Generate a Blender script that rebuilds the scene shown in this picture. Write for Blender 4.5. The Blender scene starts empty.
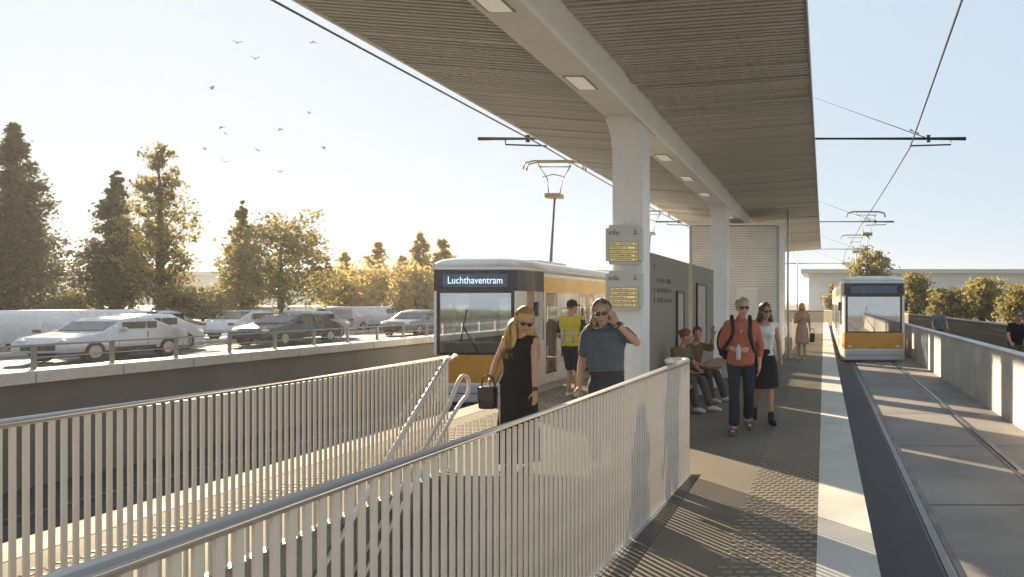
import bpy, bmesh, math, random
from mathutils import Vector, Matrix, noise
import numpy as np

random.seed(7)
S = bpy.context.scene
COL = S.collection
R = math.radians
F = 720.0
EYE = 1.75

# ------------------------------------------------------------------ materials
MATS = {}
def mat(name, rgb, rough=.6, metal=0., var=.18, scale=3., bump=0., bscale=30., spec=.5, fine=None, transl=0., aniso_scale=None):
    if name in MATS: return MATS[name]
    m = bpy.data.materials.new(name); m.use_nodes = True
    nt = m.node_tree; n = nt.nodes; l = nt.links
    b = n['Principled BSDF']
    b.inputs['Roughness'].default_value = rough
    b.inputs['Metallic'].default_value = metal
    b.inputs['Specular IOR Level'].default_value = spec
    tc = n.new('ShaderNodeTexCoord')
    src = tc.outputs['Object']
    if aniso_scale:
        mp = n.new('ShaderNodeMapping'); mp.inputs['Scale'].default_value = aniso_scale
        l.new(src, mp.inputs['Vector']); src = mp.outputs['Vector']
    nz = n.new('ShaderNodeTexNoise'); nz.inputs['Scale'].default_value = scale
    nz.inputs['Detail'].default_value = 6; nz.inputs['Roughness'].default_value = .5
    l.new(src, nz.inputs['Vector'])
    rp = n.new('ShaderNodeMapRange')
    rp.inputs['From Min'].default_value = .3; rp.inputs['From Max'].default_value = .7
    rp.inputs['To Min'].default_value = 1-var; rp.inputs['To Max'].default_value = 1+var
    l.new(nz.outputs['Fac'], rp.inputs['Value'])
    fac = rp.outputs['Result']
    if fine:
        n2 = n.new('ShaderNodeTexNoise'); n2.inputs['Scale'].default_value = fine[0]; n2.inputs['Detail'].default_value = 3
        l.new(src, n2.inputs['Vector'])
        r2 = n.new('ShaderNodeMapRange'); r2.inputs['From Min'].default_value = .3; r2.inputs['From Max'].default_value = .7
        r2.inputs['To Min'].default_value = 1-fine[1]; r2.inputs['To Max'].default_value = 1+fine[1]
        l.new(n2.outputs['Fac'], r2.inputs['Value'])
        mu = n.new('ShaderNodeMath'); mu.operation = 'MULTIPLY'
        l.new(fac, mu.inputs[0]); l.new(r2.outputs['Result'], mu.inputs[1]); fac = mu.outputs[0]
    vm = n.new('ShaderNodeVectorMath'); vm.operation = 'SCALE'
    vm.inputs[0].default_value = rgb
    l.new(fac, vm.inputs['Scale'])
    l.new(vm.outputs['Vector'], b.inputs['Base Color'])
    if bump:
        nb = n.new('ShaderNodeTexNoise'); nb.inputs['Scale'].default_value = bscale; nb.inputs['Detail'].default_value = 4
        l.new(src, nb.inputs['Vector'])
        bp = n.new('ShaderNodeBump'); bp.inputs['Strength'].default_value = bump; bp.inputs['Distance'].default_value = .02
        l.new(nb.outputs['Fac'], bp.inputs['Height']); l.new(bp.outputs['Normal'], b.inputs['Normal'])
    if rough < .9:
        rr = n.new('ShaderNodeMapRange'); rr.inputs['From Min'].default_value = .3; rr.inputs['From Max'].default_value = .7
        rr.inputs['To Min'].default_value = max(.02, rough-.08); rr.inputs['To Max'].default_value = min(1, rough+.08)
        l.new(nz.outputs['Fac'], rr.inputs['Value']); l.new(rr.outputs['Result'], b.inputs['Roughness'])
    if transl:
        tr = n.new('ShaderNodeBsdfTranslucent'); l.new(vm.outputs['Vector'], tr.inputs['Color'])
        mx = n.new('ShaderNodeMixShader'); mx.inputs[0].default_value = transl
        l.new(b.outputs[0], mx.inputs[1]); l.new(tr.outputs[0], mx.inputs[2])
        l.new(mx.outputs[0], n['Material Output'].inputs['Surface'])
    MATS[name] = m
    return m

def glass(name, tint, gloss, rough=.03):
    if name in MATS: return MATS[name]
    m = bpy.data.materials.new(name); m.use_nodes = True
    nt = m.node_tree; n = nt.nodes; l = nt.links
    n.remove(n['Principled BSDF'])
    t = n.new('ShaderNodeBsdfTransparent'); t.inputs['Color'].default_value = (*tint, 1)
    g = n.new('ShaderNodeBsdfGlossy'); g.inputs['Roughness'].default_value = rough
    fr = n.new('ShaderNodeFresnel'); fr.inputs['IOR'].default_value = 1.5
    ad = n.new('ShaderNodeMath'); ad.operation = 'ADD'; ad.use_clamp = True; ad.inputs[1].default_value = gloss
    l.new(fr.outputs[0], ad.inputs[0])
    mx = n.new('ShaderNodeMixShader')
    l.new(ad.outputs[0], mx.inputs[0]); l.new(t.outputs[0], mx.inputs[1]); l.new(g.outputs[0], mx.inputs[2])
    l.new(mx.outputs[0], n['Material Output'].inputs['Surface'])
    MATS[name] = m
    return m

def emis(name, rgb, strength):
    m = bpy.data.materials.new(name); m.use_nodes = True
    b = m.node_tree.nodes['Principled BSDF']
    b.inputs['Base Color'].default_value = (*rgb, 1)
    b.inputs['Emission Color'].default_value = (*rgb, 1)
    b.inputs['Emission Strength'].default_value = strength
    MATS[name] = m
    return m

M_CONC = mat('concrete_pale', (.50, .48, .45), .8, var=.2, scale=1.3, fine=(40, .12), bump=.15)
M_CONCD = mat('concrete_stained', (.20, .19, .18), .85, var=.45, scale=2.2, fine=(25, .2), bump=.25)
M_PLAT = mat('platform_paving', (.15, .132, .105), .85, var=.22, scale=.8, fine=(120, .28), bump=.12, bscale=150, spec=.15)
M_EDGE = mat('platform_edge_stone', (.50, .48, .44), .75, var=.14, scale=1.4, fine=(90, .10), spec=.2)
M_TACT = mat('tactile_stud', (.25, .215, .165), .7, var=.2, scale=3, spec=.2)
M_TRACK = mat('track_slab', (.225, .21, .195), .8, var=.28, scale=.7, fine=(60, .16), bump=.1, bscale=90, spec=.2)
M_TRACKD = mat('track_slab_shaded', (.034, .036, .042), .85, var=.25, scale=1.2, fine=(60, .2), bump=.2)  # wall's shade over the left track is put into this dark colour
M_RAIL = mat('rail_steel', (.16, .15, .15), .4, .7, var=.2, scale=6)
M_RAILBAR = mat('powder_coated_bar', (.58, .545, .49), .42, .25, var=.06, scale=5)
M_RAILTOP = mat('satin_tube', (.66, .645, .62), .3, .3, var=.015, scale=.4)
M_STEELW = mat('white_paint_steel', (.86, .85, .83), .45, var=.05, scale=2, fine=(14, .03))
M_STEELG = mat('painted_grey_steel', (.33, .33, .33), .45, .3, var=.1)
M_DARKST = mat('dark_steel', (.045, .047, .05), .45, .6, var=.2)
M_SLAT = mat('soffit_slat', (.53, .515, .485), .55, .0, var=.10, scale=1.2, fine=(3, .10), aniso_scale=(.12, 3.2, 1))
M_VOID = mat('soffit_backing', (.035, .03, .026), .9)
M_PANEL = mat('screen_board', (.235, .205, .165), .7, var=.12, scale=3, aniso_scale=(1, 9, .8), fine=(30, .08))
M_PANELE = mat('screen_edge', (.52, .45, .33), .6, var=.08)
M_BLACK = mat('black_frame', (.016, .015, .015), .4, var=.2)
M_POSTER = mat('poster_paper', (.40, .33, .30), .6, var=.18, scale=14)
M_WOOD = mat('bench_wood', (.30, .155, .06), .5, var=.25, scale=5, aniso_scale=(8, .8, 8))
M_LOUV = mat('louvre_white', (.80, .77, .72), .5, var=.06, scale=2)
M_TRAMW = mat('tram_white', (.76, .75, .73), .28, var=.04, scale=1.5, spec=.6)
M_TRAMR = mat('tram_roof', (.70, .69, .67), .35, var=.08, scale=1.6)
M_TRAMO = mat('tram_orange', (.60, .28, .03), .32, var=.1, scale=3, spec=.6)
M_TRAMY = mat('tram_yellow', (.80, .46, .04), .32, var=.08, scale=3, spec=.6)
M_TRAMD = mat('tram_dark', (.022, .016, .013), .22, var=.2, spec=.6)
M_TRAMI = mat('tram_interior', (.22, .19, .16), .7)
M_SEATF = mat('tram_seat', (.09, .05, .035), .8)
M_GLASS = glass('window_glass', (.95, .94, .92), .02)
M_WIND = glass('windscreen_glass', (.32, .42, .52), .6)
M_CARGL = glass('car_glass', (.10, .12, .13), .12)
M_DISP = mat('display_panel', (.085, .13, .20), .25, var=.1)
M_AMBER = emis('amber_leds', (.60, .49, .17), .22)
M_AMBTX = mat('amber_text_dark', (.05, .04, .01), .5)
M_DTXT = emis('display_leds', (.52, .66, .74), .45)
M_ASPH = mat('asphalt', (.06, .058, .056), .85, var=.2, scale=.6, fine=(50, .2), bump=.2, bscale=120)
M_WHITE = mat('road_paint', (.72, .71, .68), .6)
M_GRASS = mat('dry_grass', (.10, .095, .035), .9, var=.5, scale=.25, fine=(3, .4), bump=.5, bscale=6)
M_DIRT = mat('ground_soil', (.16, .135, .095), .9, var=.3, scale=.2, fine=(4, .25))
M_BIRD = mat('bird_feather', (.30, .32, .36), .8)

# ------------------------------------------------------------------ mesh helpers
def link(name, me, m=None, parent=None):
    o = bpy.data.objects.new(name, me); COL.objects.link(o)
    if m is not None:
        for x in (m if isinstance(m, (list, tuple)) else [m]): me.materials.append(x)
    if parent is not None: o.parent = parent
    return o
def obj(name, bm, m, parent=None, smooth=False):
    me = bpy.data.meshes.new(name)
    bmesh.ops.recalc_face_normals(bm, faces=bm.faces)
    bm.to_mesh(me); bm.free()
    if smooth: me.polygons.foreach_set('use_smooth', [True]*len(me.polygons))
    return link(name, me, m, parent)
def raw(name, verts, faces, m, parent=None, smooth=False):
    me = bpy.data.meshes.new(name); me.from_pydata([tuple(v) for v in verts], [], faces); me.update()
    if smooth: me.polygons.foreach_set('use_smooth', [True]*len(me.polygons))
    return link(name, me, m, parent)
def thing(name, label, cat, loc=(0, 0, 0), rz=0., group=None):
    o = bpy.data.objects.new(name, None); COL.objects.link(o)
    o.location = loc; o.rotation_euler = (0, 0, rz); o.empty_display_size = .2
    o['label'] = label; o['category'] = cat
    if group: o['group'] = group
    return o
def tag(o, label, cat, group=None):
    o['label'] = label; o['category'] = cat
    if group: o['group'] = group
    return o
def kind(o, k):
    o['kind'] = k; return o
def B(): return bmesh.new()
def box(bm, x0, x1, y0, y1, z0, z1, bev=0.):
    vs = [bm.verts.new(p) for p in ((x0,y0,z0),(x1,y0,z0),(x1,y1,z0),(x0,y1,z0),(x0,y0,z1),(x1,y0,z1),(x1,y1,z1),(x0,y1,z1))]
    fs = [bm.faces.new([vs[i] for i in f]) for f in ((3,2,1,0),(4,5,6,7),(0,1,5,4),(1,2,6,5),(2,3,7,6),(3,0,4,7))]
    if bev:
        es = list({e for f in fs for e in f.edges})
        bmesh.ops.bevel(bm, geom=es, offset=bev, segments=2, profile=.5, affect='EDGES')
def frame_of(d):
    d = d.normalized()
    a = Vector((0, 0, 1)) if abs(d.z) < .95 else Vector((1, 0, 0))
    u = d.cross(a).normalized(); v = u.cross(d).normalized()
    return u, v
def rings(bm, rs, closed_ends=True):
    vv = [[bm.verts.new(p) for p in r] for r in rs]
    n = len(rs[0])
    for a, b in zip(vv, vv[1:]):
        for i in range(n):
            bm.faces.new((a[i], a[(i+1) % n], b[(i+1) % n], b[i]))
    if closed_ends:
        bm.faces.new(list(reversed(vv[0]))); bm.faces.new(vv[-1])
def tube(bm, pts, r, seg=8, r1=None):
    pts = [Vector(p) for p in pts]; rs = []
    n = len(pts); u = None
    for i, p in enumerate(pts):
        d = (pts[min(i+1, n-1)]-pts[max(i-1, 0)])
        if u is None: u, v = frame_of(d)
        else:
            dn = d.normalized(); u = (u-dn*u.dot(dn)).normalized(); v = dn.cross(u)
        rad = r if r1 is None else r+(r1-r)*i/(n-1)
        rs.append([p+(u*math.cos(2*math.pi*k/seg)+v*math.sin(2*math.pi*k/seg))*rad for k in range(seg)])
    rings(bm, rs)
def cap(bm, p0, p1, r0, r1, seg=14):
    p0 = Vector(p0); p1 = Vector(p1); d = (p1-p0)
    if d.length < 1e-5: d = Vector((0, 0, 1e-4))
    u, v = frame_of(d); dn = d.normalized(); rs = []
    for a in (-80, -50, -22, 0): rs.append((p0+dn*math.sin(R(a))*r0, math.cos(R(a))*r0))
    for a in (0, 22, 50, 80): rs.append((p1+dn*math.sin(R(a))*r1, math.cos(R(a))*r1))
    rings(bm, [[c+(u*math.cos(2*math.pi*k/seg)+v*math.sin(2*math.pi*k/seg))*q for k in range(seg)] for c, q in rs])
def ell(bm, c, rad, Mx=None, seg=18, rng=12):
    c = Vector(c); rs = []
    for i in range(rng+1):
        a = -math.pi/2*.97+math.pi*.97*i/rng
        r_ = []
        for k in range(seg):
            q = Vector((math.cos(a)*math.cos(2*math.pi*k/seg)*rad[0], math.cos(a)*math.sin(2*math.pi*k/seg)*rad[1], math.sin(a)*rad[2]))
            if Mx is not None: q = Mx @ q
            r_.append(c+q)
        rs.append(r_)
    rings(bm, rs)
def prism_x(bm, prof, x0, x1):
    """profile of (y,z) points, extruded along x"""
    a = [bm.verts.new((x0, y, z)) for y, z in prof]; b = [bm.verts.new((x1, y, z)) for y, z in prof]
    n = len(prof)
    for i in range(n): bm.faces.new((a[i], a[(i+1) % n], b[(i+1) % n], b[i]))
    bm.faces.new(a); bm.faces.new(list(reversed(b)))
def quad(bm, *p): bm.faces.new([bm.verts.new(q) for q in p])
def text_mesh(body, size, ext=.003):
    cu = bpy.data.curves.new('lettering', 'FONT'); cu.body = body; cu.size = size; cu.extrude = ext
    cu.align_x = 'CENTER'; cu.align_y = 'CENTER'; cu.resolution_u = 3
    t = bpy.data.objects.new('lettering_tmp', cu); COL.objects.link(t)
    dg = bpy.context.evaluated_depsgraph_get(); dg.update()
    me = bpy.data.meshes.new_from_object(t.evaluated_get(dg))
    bpy.data.objects.remove(t); bpy.data.curves.remove(cu)
    return me
def PX(px, py, Y): return Vector(((px-824)*Y/F, Y, EYE-(py-302)*Y/F))

# ------------------------------------------------------------------ camera, light, world
cam = bpy.data.cameras.new('camera'); co = bpy.data.objects.new('camera', cam); COL.objects.link(co)
cam.sensor_width = 36; cam.sensor_fit = 'HORIZONTAL'; cam.lens = F*36/1024
cam.shift_x = (512-824)/1024; cam.shift_y = (302-288.5)/1024
cam.clip_start = .05; cam.clip_end = 5000
co.location = (0, 0, EYE); co.rotation_euler = (R(90), 0, 0)
S.camera = co
SUN_AZ, SUN_EL = 43., 18.
sd = Vector((-math.sin(R(SUN_AZ))*math.cos(R(SUN_EL)), math.cos(R(SUN_AZ))*math.cos(R(SUN_EL)), math.sin(R(SUN_EL))))
sl = bpy.data.lights.new('sun', 'SUN'); so = bpy.data.objects.new('sun', sl); COL.objects.link(so)
sl.energy = 5.0; sl.angle = R(.8); sl.color = (1., .81, .55)
so.rotation_euler = sd.to_track_quat('Z', 'Y').to_euler(); so.location = (-30, 30, 40)
w = bpy.data.worlds.new('World'); S.world = w; w.use_nodes = True
wn = w.node_tree.nodes; wl = w.node_tree.links
sky = wn.new('ShaderNodeTexSky'); sky.sky_type = 'NISHITA'; sky.sun_disc = False
sky.sun_elevation = R(SUN_EL); sky.sun_rotation = R(-SUN_AZ)
sky.air_density = 1.0; sky.dust_density = 1.0; sky.ozone_density = 2.0
# pale-blue veil added to even out the brightness and colour of the clear sky
hs = wn.new('ShaderNodeHueSaturation'); hs.inputs['Saturation'].default_value = 2.6
gm_ = wn.new('ShaderNodeGamma'); gm_.inputs['Gamma'].default_value = .11
sc_w = wn.new('ShaderNodeVectorMath'); sc_w.operation = 'SCALE'; sc_w.inputs['Scale'].default_value = 1.4
wl.new(sky.outputs[0], gm_.inputs['Color']); wl.new(gm_.outputs[0], hs.inputs['Color'])
wl.new(hs.outputs[0], sc_w.inputs[0])
veil = wn.new('ShaderNodeMix'); veil.data_type = 'RGBA'; veil.inputs['Factor'].default_value = .5
wl.new(sc_w.outputs[0], veil.inputs[6]); veil.inputs[7].default_value = (1.28, 1.62, 1.98, 1)
wl.new(veil.outputs[2], wn['Background'].inputs['Color'])
wn['Background'].inputs['Strength'].default_value = .15
S.view_settings.view_transform = 'Standard'; S.view_settings.look = 'None'; S.view_settings.gamma = 1
S.view_settings.exposure = 1.68
S.cycles.use_denoising = True
S.cycles.max_bounces = 8; S.cycles.transparent_max_bounces = 16; S.cycles.volume_bounces = 1
S.cycles.sample_clamp_indirect = 6
# ------------------------------------------------------------------ setting
PL, PR = -5.93, .35          # platform edges
SX0, SX1, SY1 = -3.9, -1.52, 7.25   # stairwell hole
YB, YE = -6., 62.
RZ = -.30                    # rail level
def ground():
    bm = B(); z = -.36
    x = [-8.85, -5.9, SX0-.02, SX1+.02, .33, 500]; y = [-60, -5.5, SY1+.02, 900]
    for i in range(len(x)-1):
        for j in range(len(y)-1):
            if i == 2 and j == 1: continue
            quad(bm, (x[i], y[j], z), (x[i+1], y[j], z), (x[i+1], y[j+1], z), (x[i], y[j+1], z))
    bmesh.ops.remove_doubles(bm, verts=bm.verts, dist=.001)
    kind(obj('ground', bm, M_DIRT), 'structure')
ground()
bm = B()
for a in ((PL, SX0, YB, YE), (SX0, SX1, SY1, YE), (SX1, PR, YB, YE)):
    quad(bm, (a[0], a[2], 0), (a[1], a[2], 0), (a[1], a[3], 0), (a[0], a[3], 0))
for xx in (PL, PR): quad(bm, (xx, YB, 0), (xx, YE, 0), (xx, YE, -.35), (xx, YB, -.35))
quad(bm, (PL, YE, 0), (PR, YE, 0), (PR, YE, -.35), (PL, YE, -.35))
kind(obj('platform', bm, M_PLAT), 'structure')
bm = B()
box(bm, PR-.40, PR+.012, YB, YE, -.05, .004)
kind(obj('platform_edge', bm, M_EDGE), 'structure')
bm = B()
box(bm, PL-.012, PL+.42, YB, YE, -.05, .004)
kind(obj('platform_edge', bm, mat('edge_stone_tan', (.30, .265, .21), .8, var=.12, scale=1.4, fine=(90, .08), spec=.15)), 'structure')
def tactile(x0, x1, y0, y1, dx, dy, w_, l_):
    vs = []; fs = []
    y = y0; k = 0
    while y < y1:
        x = x0 + (dx/2 if k % 2 else 0); k += 1
        while x < x1:
            i = len(vs); h = .006
            vs += [(x, y, .001), (x+w_, y, .001), (x+w_, y+l_, .001), (x, y+l_, .001),
                   (x+.008, y+.006, h), (x+w_-.008, y+.006, h), (x+w_-.008, y+l_-.006, h), (x+.008, y+l_-.006, h)]
            fs += [(i+4, i+5, i+6, i+7), (i, i+1, i+5, i+4), (i+1, i+2, i+6, i+5), (i+2, i+3, i+7, i+6), (i+3, i, i+4, i+7)]
            x += dx
        y += dy
    kind(raw('tactile_paving', vs, fs, M_TACT), 'structure')
tactile(-.70, -.10, 1.5, 40, .085, .085, .06, .032)
tactile(-5.2, -4.55, 2.5, 30, .11, .11, .08, .04)
# tracks
bm = B(); quad(bm, (PR-.01, YB-30, RZ-.012), (3.22, YB-30, RZ-.012), (3.22, 160, RZ-.012), (PR-.01, 160, RZ-.012))
kind(obj('track_bed', bm, M_TRACK), 'structure')
bm = B(); quad(bm, (PR-.01, YB-30, RZ-.008), (.90, YB-30, RZ-.008), (.90, 160, RZ-.008), (PR-.01, 160, RZ-.008))  # platform edge's shadow, painted as a dark strip on the track bed
kind(obj('edge_shadow_strip', bm, mat('edge_shadow_dark', (.055, .058, .065), .8, var=.2, scale=1, fine=(70, .2))), 'structure')
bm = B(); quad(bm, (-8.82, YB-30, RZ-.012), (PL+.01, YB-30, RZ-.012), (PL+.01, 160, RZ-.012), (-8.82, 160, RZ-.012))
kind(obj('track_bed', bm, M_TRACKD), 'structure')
bm = B(); y = 1.3
while y < 60:
    quad(bm, (1.0, y, RZ-.008), (3.19, y, RZ-.008), (3.19, y+.018, RZ-.008), (1.0, y+.018, RZ-.008)); y += 3.0
kind(obj('slab_joint', bm, mat('joint_filler', (.06, .055, .05), .9)), 'structure')
for c, lab in ((1.68, 'right'), (-6.97, 'left')):
    t = thing('tram_track', 'twin steel rails set in pale paving in front of the moving tram' if lab == 'right' else
              'twin rails in the shaded bed below the road wall', 'tram track', (c, 0, RZ), 0, 'tram tracks beside the platform')
    for s in (-1, 1):
        bm = B()
        box(bm, s*.7175-.035, s*.7175+.035, YB-20, 150, -.01, .006)
        obj('rail', bm, M_RAIL, t)
        bm = B()
        box(bm, s*.7175-s*.075-.028, s*.7175-s*.075+.028, YB-20, 150, -.01, -.006)
        obj('flange_groove', bm, M_BLACK, t)

# stairwell
st = thing('staircase', 'concrete stairs sinking below the platform between the two railings', 'stairs', (0, SY1, 0))
bm = B()
n = 12
for i in range(n):
    y1 = -.24*i; zt = -.17*(i+1)
    box(bm, SX0, SX1, y1-.24-.012, y1-.001, zt-.4, zt)
box(bm, SX0, SX1, -13, -.24*n, -2.5, -.17*n-.003)
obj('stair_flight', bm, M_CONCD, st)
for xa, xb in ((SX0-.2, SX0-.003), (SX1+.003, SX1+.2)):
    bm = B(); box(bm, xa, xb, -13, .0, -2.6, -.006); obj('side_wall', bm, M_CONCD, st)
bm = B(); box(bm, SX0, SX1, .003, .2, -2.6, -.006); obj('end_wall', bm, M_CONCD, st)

# ------------------------------------------------------------------ railings
def baluster_mesh(h):
    bm = B()
    box(bm, -.0055, .0055, -.013, .013, 0, h-.02)
    box(bm, -.018, .018, -.02, .02, 0, .006)
    me = bpy.data.meshes.new('baluster'); bm.to_mesh(me); bm.free(); me.materials.append(M_RAILBAR)
    return me
def railing(label, p0, p1, h, pitch, r, ret=None, name='guard_railing', group=None, plate=True):
    p0 = Vector((*p0, 0)); p1 = Vector((*p1, 0)); d = p1-p0; L = d.length
    t = thing(name, label, 'railing', p0, math.atan2(-d.x, d.y), group)
    bm = B()
    pts = [(0, 0, h-r), (0, L-.02, h-r)]
    if ret: pts = [(0, 0, h-r), (0, L-.10, h-r), (-.02, L-.04, h-r), (-.08, L, h-r), (-.16, L, h-r), (-.2, L-.03, h-r), (-.2, L-.09, h-r)]
    tube(bm, pts, r, 14)
    obj('top_rail', bm, M_RAILTOP, t, True)
    me = baluster_mesh(h-r)
    n = int((L-.04)/pitch)
    for i in range(n+1):
        o = bpy.data.objects.new('baluster', me); COL.objects.link(o); o.parent = t
        o.location = (0, L-.03-i*pitch, 0)
    if plate:
        bm = B(); box(bm, -.04, .045, 0, L, -.12, .002)
        obj('base_plate', bm, M_STEELG, t)
    return t
railing('pale slatted railing nearest the camera, running beside the studded paving', (-1.615, 1.2), (-1.36, 7.28), 1.19, .061, .031, ret=True,
        group='slatted guard railings round the stairs')
railing('pale slatted railing across the stairwell, in front of the dark left track', (-3.95, 3.25), (-3.95, 7.58), 1.19, .0595, .026,
        group='slatted guard railings round the stairs')
railing('short pale railing behind the woman in the beige dress', (-1.15, 26), (-1.15, 31.5), 1.15, .11, .025, plate=False)
# dark strip along the front railing foot
bm = B(); box(bm, -1.56+.17, -1.56+.29, 1.2, 7.3, -.02, .003)
o = obj('floor_strip', bm, M_BLACK); o.rotation_euler = (0, 0, 0)
tag(o, 'dark floor strip along the foot of the nearest railing', 'drain')
o.location = (0.02, 0, 0)

# stair handrails
def bez(pts, n=8):
    out = []
    P_ = [Vector(p) for p in pts]
    for i in range(len(P_)-1):
        a = P_[max(i-1, 0)]; b = P_[i]; c = P_[i+1]; e = P_[min(i+2, len(P_)-1)]
        for k in range(n):
            s_ = k/n
            out.append(.5*((2*b)+(c-a)*s_+(2*a-5*b+4*c-e)*s_*s_+(3*b-a-3*c+e)*s_**3))
    out.append(P_[-1]); return out
t = thing('stair_handrail', 'single sloping handrail leading down from the end of the far slatted railing', 'handrail', (0, 0, 0), 0, 'stair handrails')
bm = B(); tube(bm, [(-3.87, 7.56, 1.185), (-3.87, 7.38, 1.15), (-3.87, 4.0, -1.55)], .024, 10); obj('rail', bm, M_RAILTOP, t, True)
for yy, zz in ((6.9, .77), (5.9, -.03), (4.6, -1.07)):
    bm = B(); tube(bm, [(-3.9, yy, zz-.13), (-3.87, yy, zz-.10), (-3.87, yy, zz-.02)], .009, 6); obj('bracket', bm, M_RAILTOP, t)
t = thing('stair_handrail', 'double handrail with a rounded loop end at the top of the stairs', 'handrail', (0, 0, 0), 0, 'stair handrails')
sl_ = .77; xw = -3.80
bm = B()
pts = [(xw, 4.2, .93-(7.58-4.2)*sl_), (xw, 7.3, .93-.28*sl_), (xw, 7.42, .855), (xw, 7.50, .935), (xw+.01, 7.57, .975), (xw+.025, 7.63, .94), (xw+.03, 7.64, .85), (xw+.025, 7.61, .765), (xw+.01, 7.52, .70), (xw, 7.36, .585), (xw, 4.2, .585-(7.36-4.2)*sl_)]
tube(bm, [pts[0]]+bez(pts[1:10], 6)+[pts[10]], .021, 10); obj('rail', bm, M_RAILTOP, t, True)
for yy in (7.1, 6.1, 5.1):
    bm = B(); z_ = .585-(7.36-yy)*sl_
    tube(bm, [(xw, yy, z_-.02), (xw-.05, yy, z_-.1), (xw-.12, yy, z_-.1)], .009, 6); obj('bracket', bm, M_RAILTOP, t)

# ------------------------------------------------------------------ canopy
CX = -2.74
cn = thing('station_canopy', 'long butterfly canopy with brown slatted underside on a white central beam', 'canopy', (CX, 0, 0))
Y0, Y1 = -2., 41.
zb = 4.25; zs = 4.60; ze = 4.76; hw = 2.62
colY = [10.25, 18.97, 27.7, 36.4]
bm = B()
# beam: trapezoid bottom with chamfers, along Y
for i in range(1):
    sec = [(-.245, zb+.03), (-.215, zb), (.215, zb), (.245, zb+.03), (.27, zs+.07), (-.27, zs+.07)]
    rings(bm, [[(x, y, z) for x, z in sec] for y in (Y0+.3, Y1-.02)])
obj('beam', bm, M_STEELW, cn)
for cy in colY:
    bm = B(); hy = .21; fr = .42; zt = zb-.004
    prof = []
    for k in range(9):
        a = R(90*k/8); prof.append((cy-hy-fr+fr*math.sin(a), zt-fr+fr*math.cos(a)))   # from outer top to column
    prof = prof + [(cy-hy, 0.)] + [(cy+hy, 0.)]
    for k in range(8, -1, -1):
        a = R(90*k/8); prof.append((cy+hy+fr-fr*math.sin(a), zt-fr+fr*math.cos(a)))
    prism_x(bm, prof, -.21, .21)
    bmesh.ops.bevel(bm, geom=[e for e in bm.edges if abs(e.verts[0].co.x-e.verts[1].co.x) < 1e-6], offset=.025, segments=3, affect='EDGES')
    o = obj('column', bm, M_STEELW, cn)
    for p in o.data.polygons: p.use_smooth = False
# ceiling lights: parts of the beam
M_LAMP = emis('lamp_diffuser', (.74, .69, .60), .10)
for y in (3.9, 5.95, 8.2, 12.45, 14.55, 16.7, 21.2, 23.3, 25.5):
    bm = B(); box(bm, -.15, .09, y-.25, y+.25, zb-.008, zb+.01)
    l_ = obj('ceiling_light', bm, M_STEELG, cn)
    bm = B(); box(bm, -.13, .07, y-.23, y+.23, zb-.012, zb-.0085); obj('diffuser', bm, M_LAMP, l_)
def soffit(s):
    hw = 2.49 if s < 0 else 2.54
    vs = []; fs = []; rnd = random.Random(11 if s > 0 else 5)
    y = Y0; drift = 0.
    grp = 0; gdz = 0.; xa0 = .272
    while y < Y1:
        if grp <= 0:
            grp = rnd.randint(2, 9); gdz = rnd.choice((0, .0, .012, .02, .03))
        grp -= 1
        w_ = .05; dz = gdz + rnd.uniform(-.004, .004)
        xa, xb = s*xa0, s*hw
        za, zb_ = zs-dz, ze-dz
        i = len(vs); hgt = .06
        for yy in (y, y+w_):
            vs += [(xa, yy, za), (xb, yy, zb_), (xb, yy, zb_+hgt), (xa, yy, za+hgt)]
        fs += [(i, i+1, i+5, i+4), (i, i+3, i+2, i+1), (i+4, i+5, i+6, i+7), (i+1, i+2, i+6, i+5), (i, i+4, i+7, i+3)]
        y += .094
    o = raw('soffit', vs, fs, M_SLAT, cn)
    bm = B()
    sec = [(s*.28, zs+.075), (s*hw, ze+.075), (s*hw, ze+.14), (s*.28, zs+.3)]
    rings(bm, [[(x, y, z) for x, z in sec] for y in (Y0, Y1)])
    obj('roof_deck', bm, M_VOID, cn)
    bm = B()
    sec = [(s*(hw+.005), ze-.03), (s*(hw+.03), ze-.03), (s*(hw+.03), ze+.16), (s*(hw+.005), ze+.16)]
    rings(bm, [[(x, y, z) for x, z in sec] for y in (Y0, Y1)])
    obj('fascia', bm, M_STEELW if s < 0 else M_STEELG, cn)
soffit(-1); soffit(1)

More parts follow.
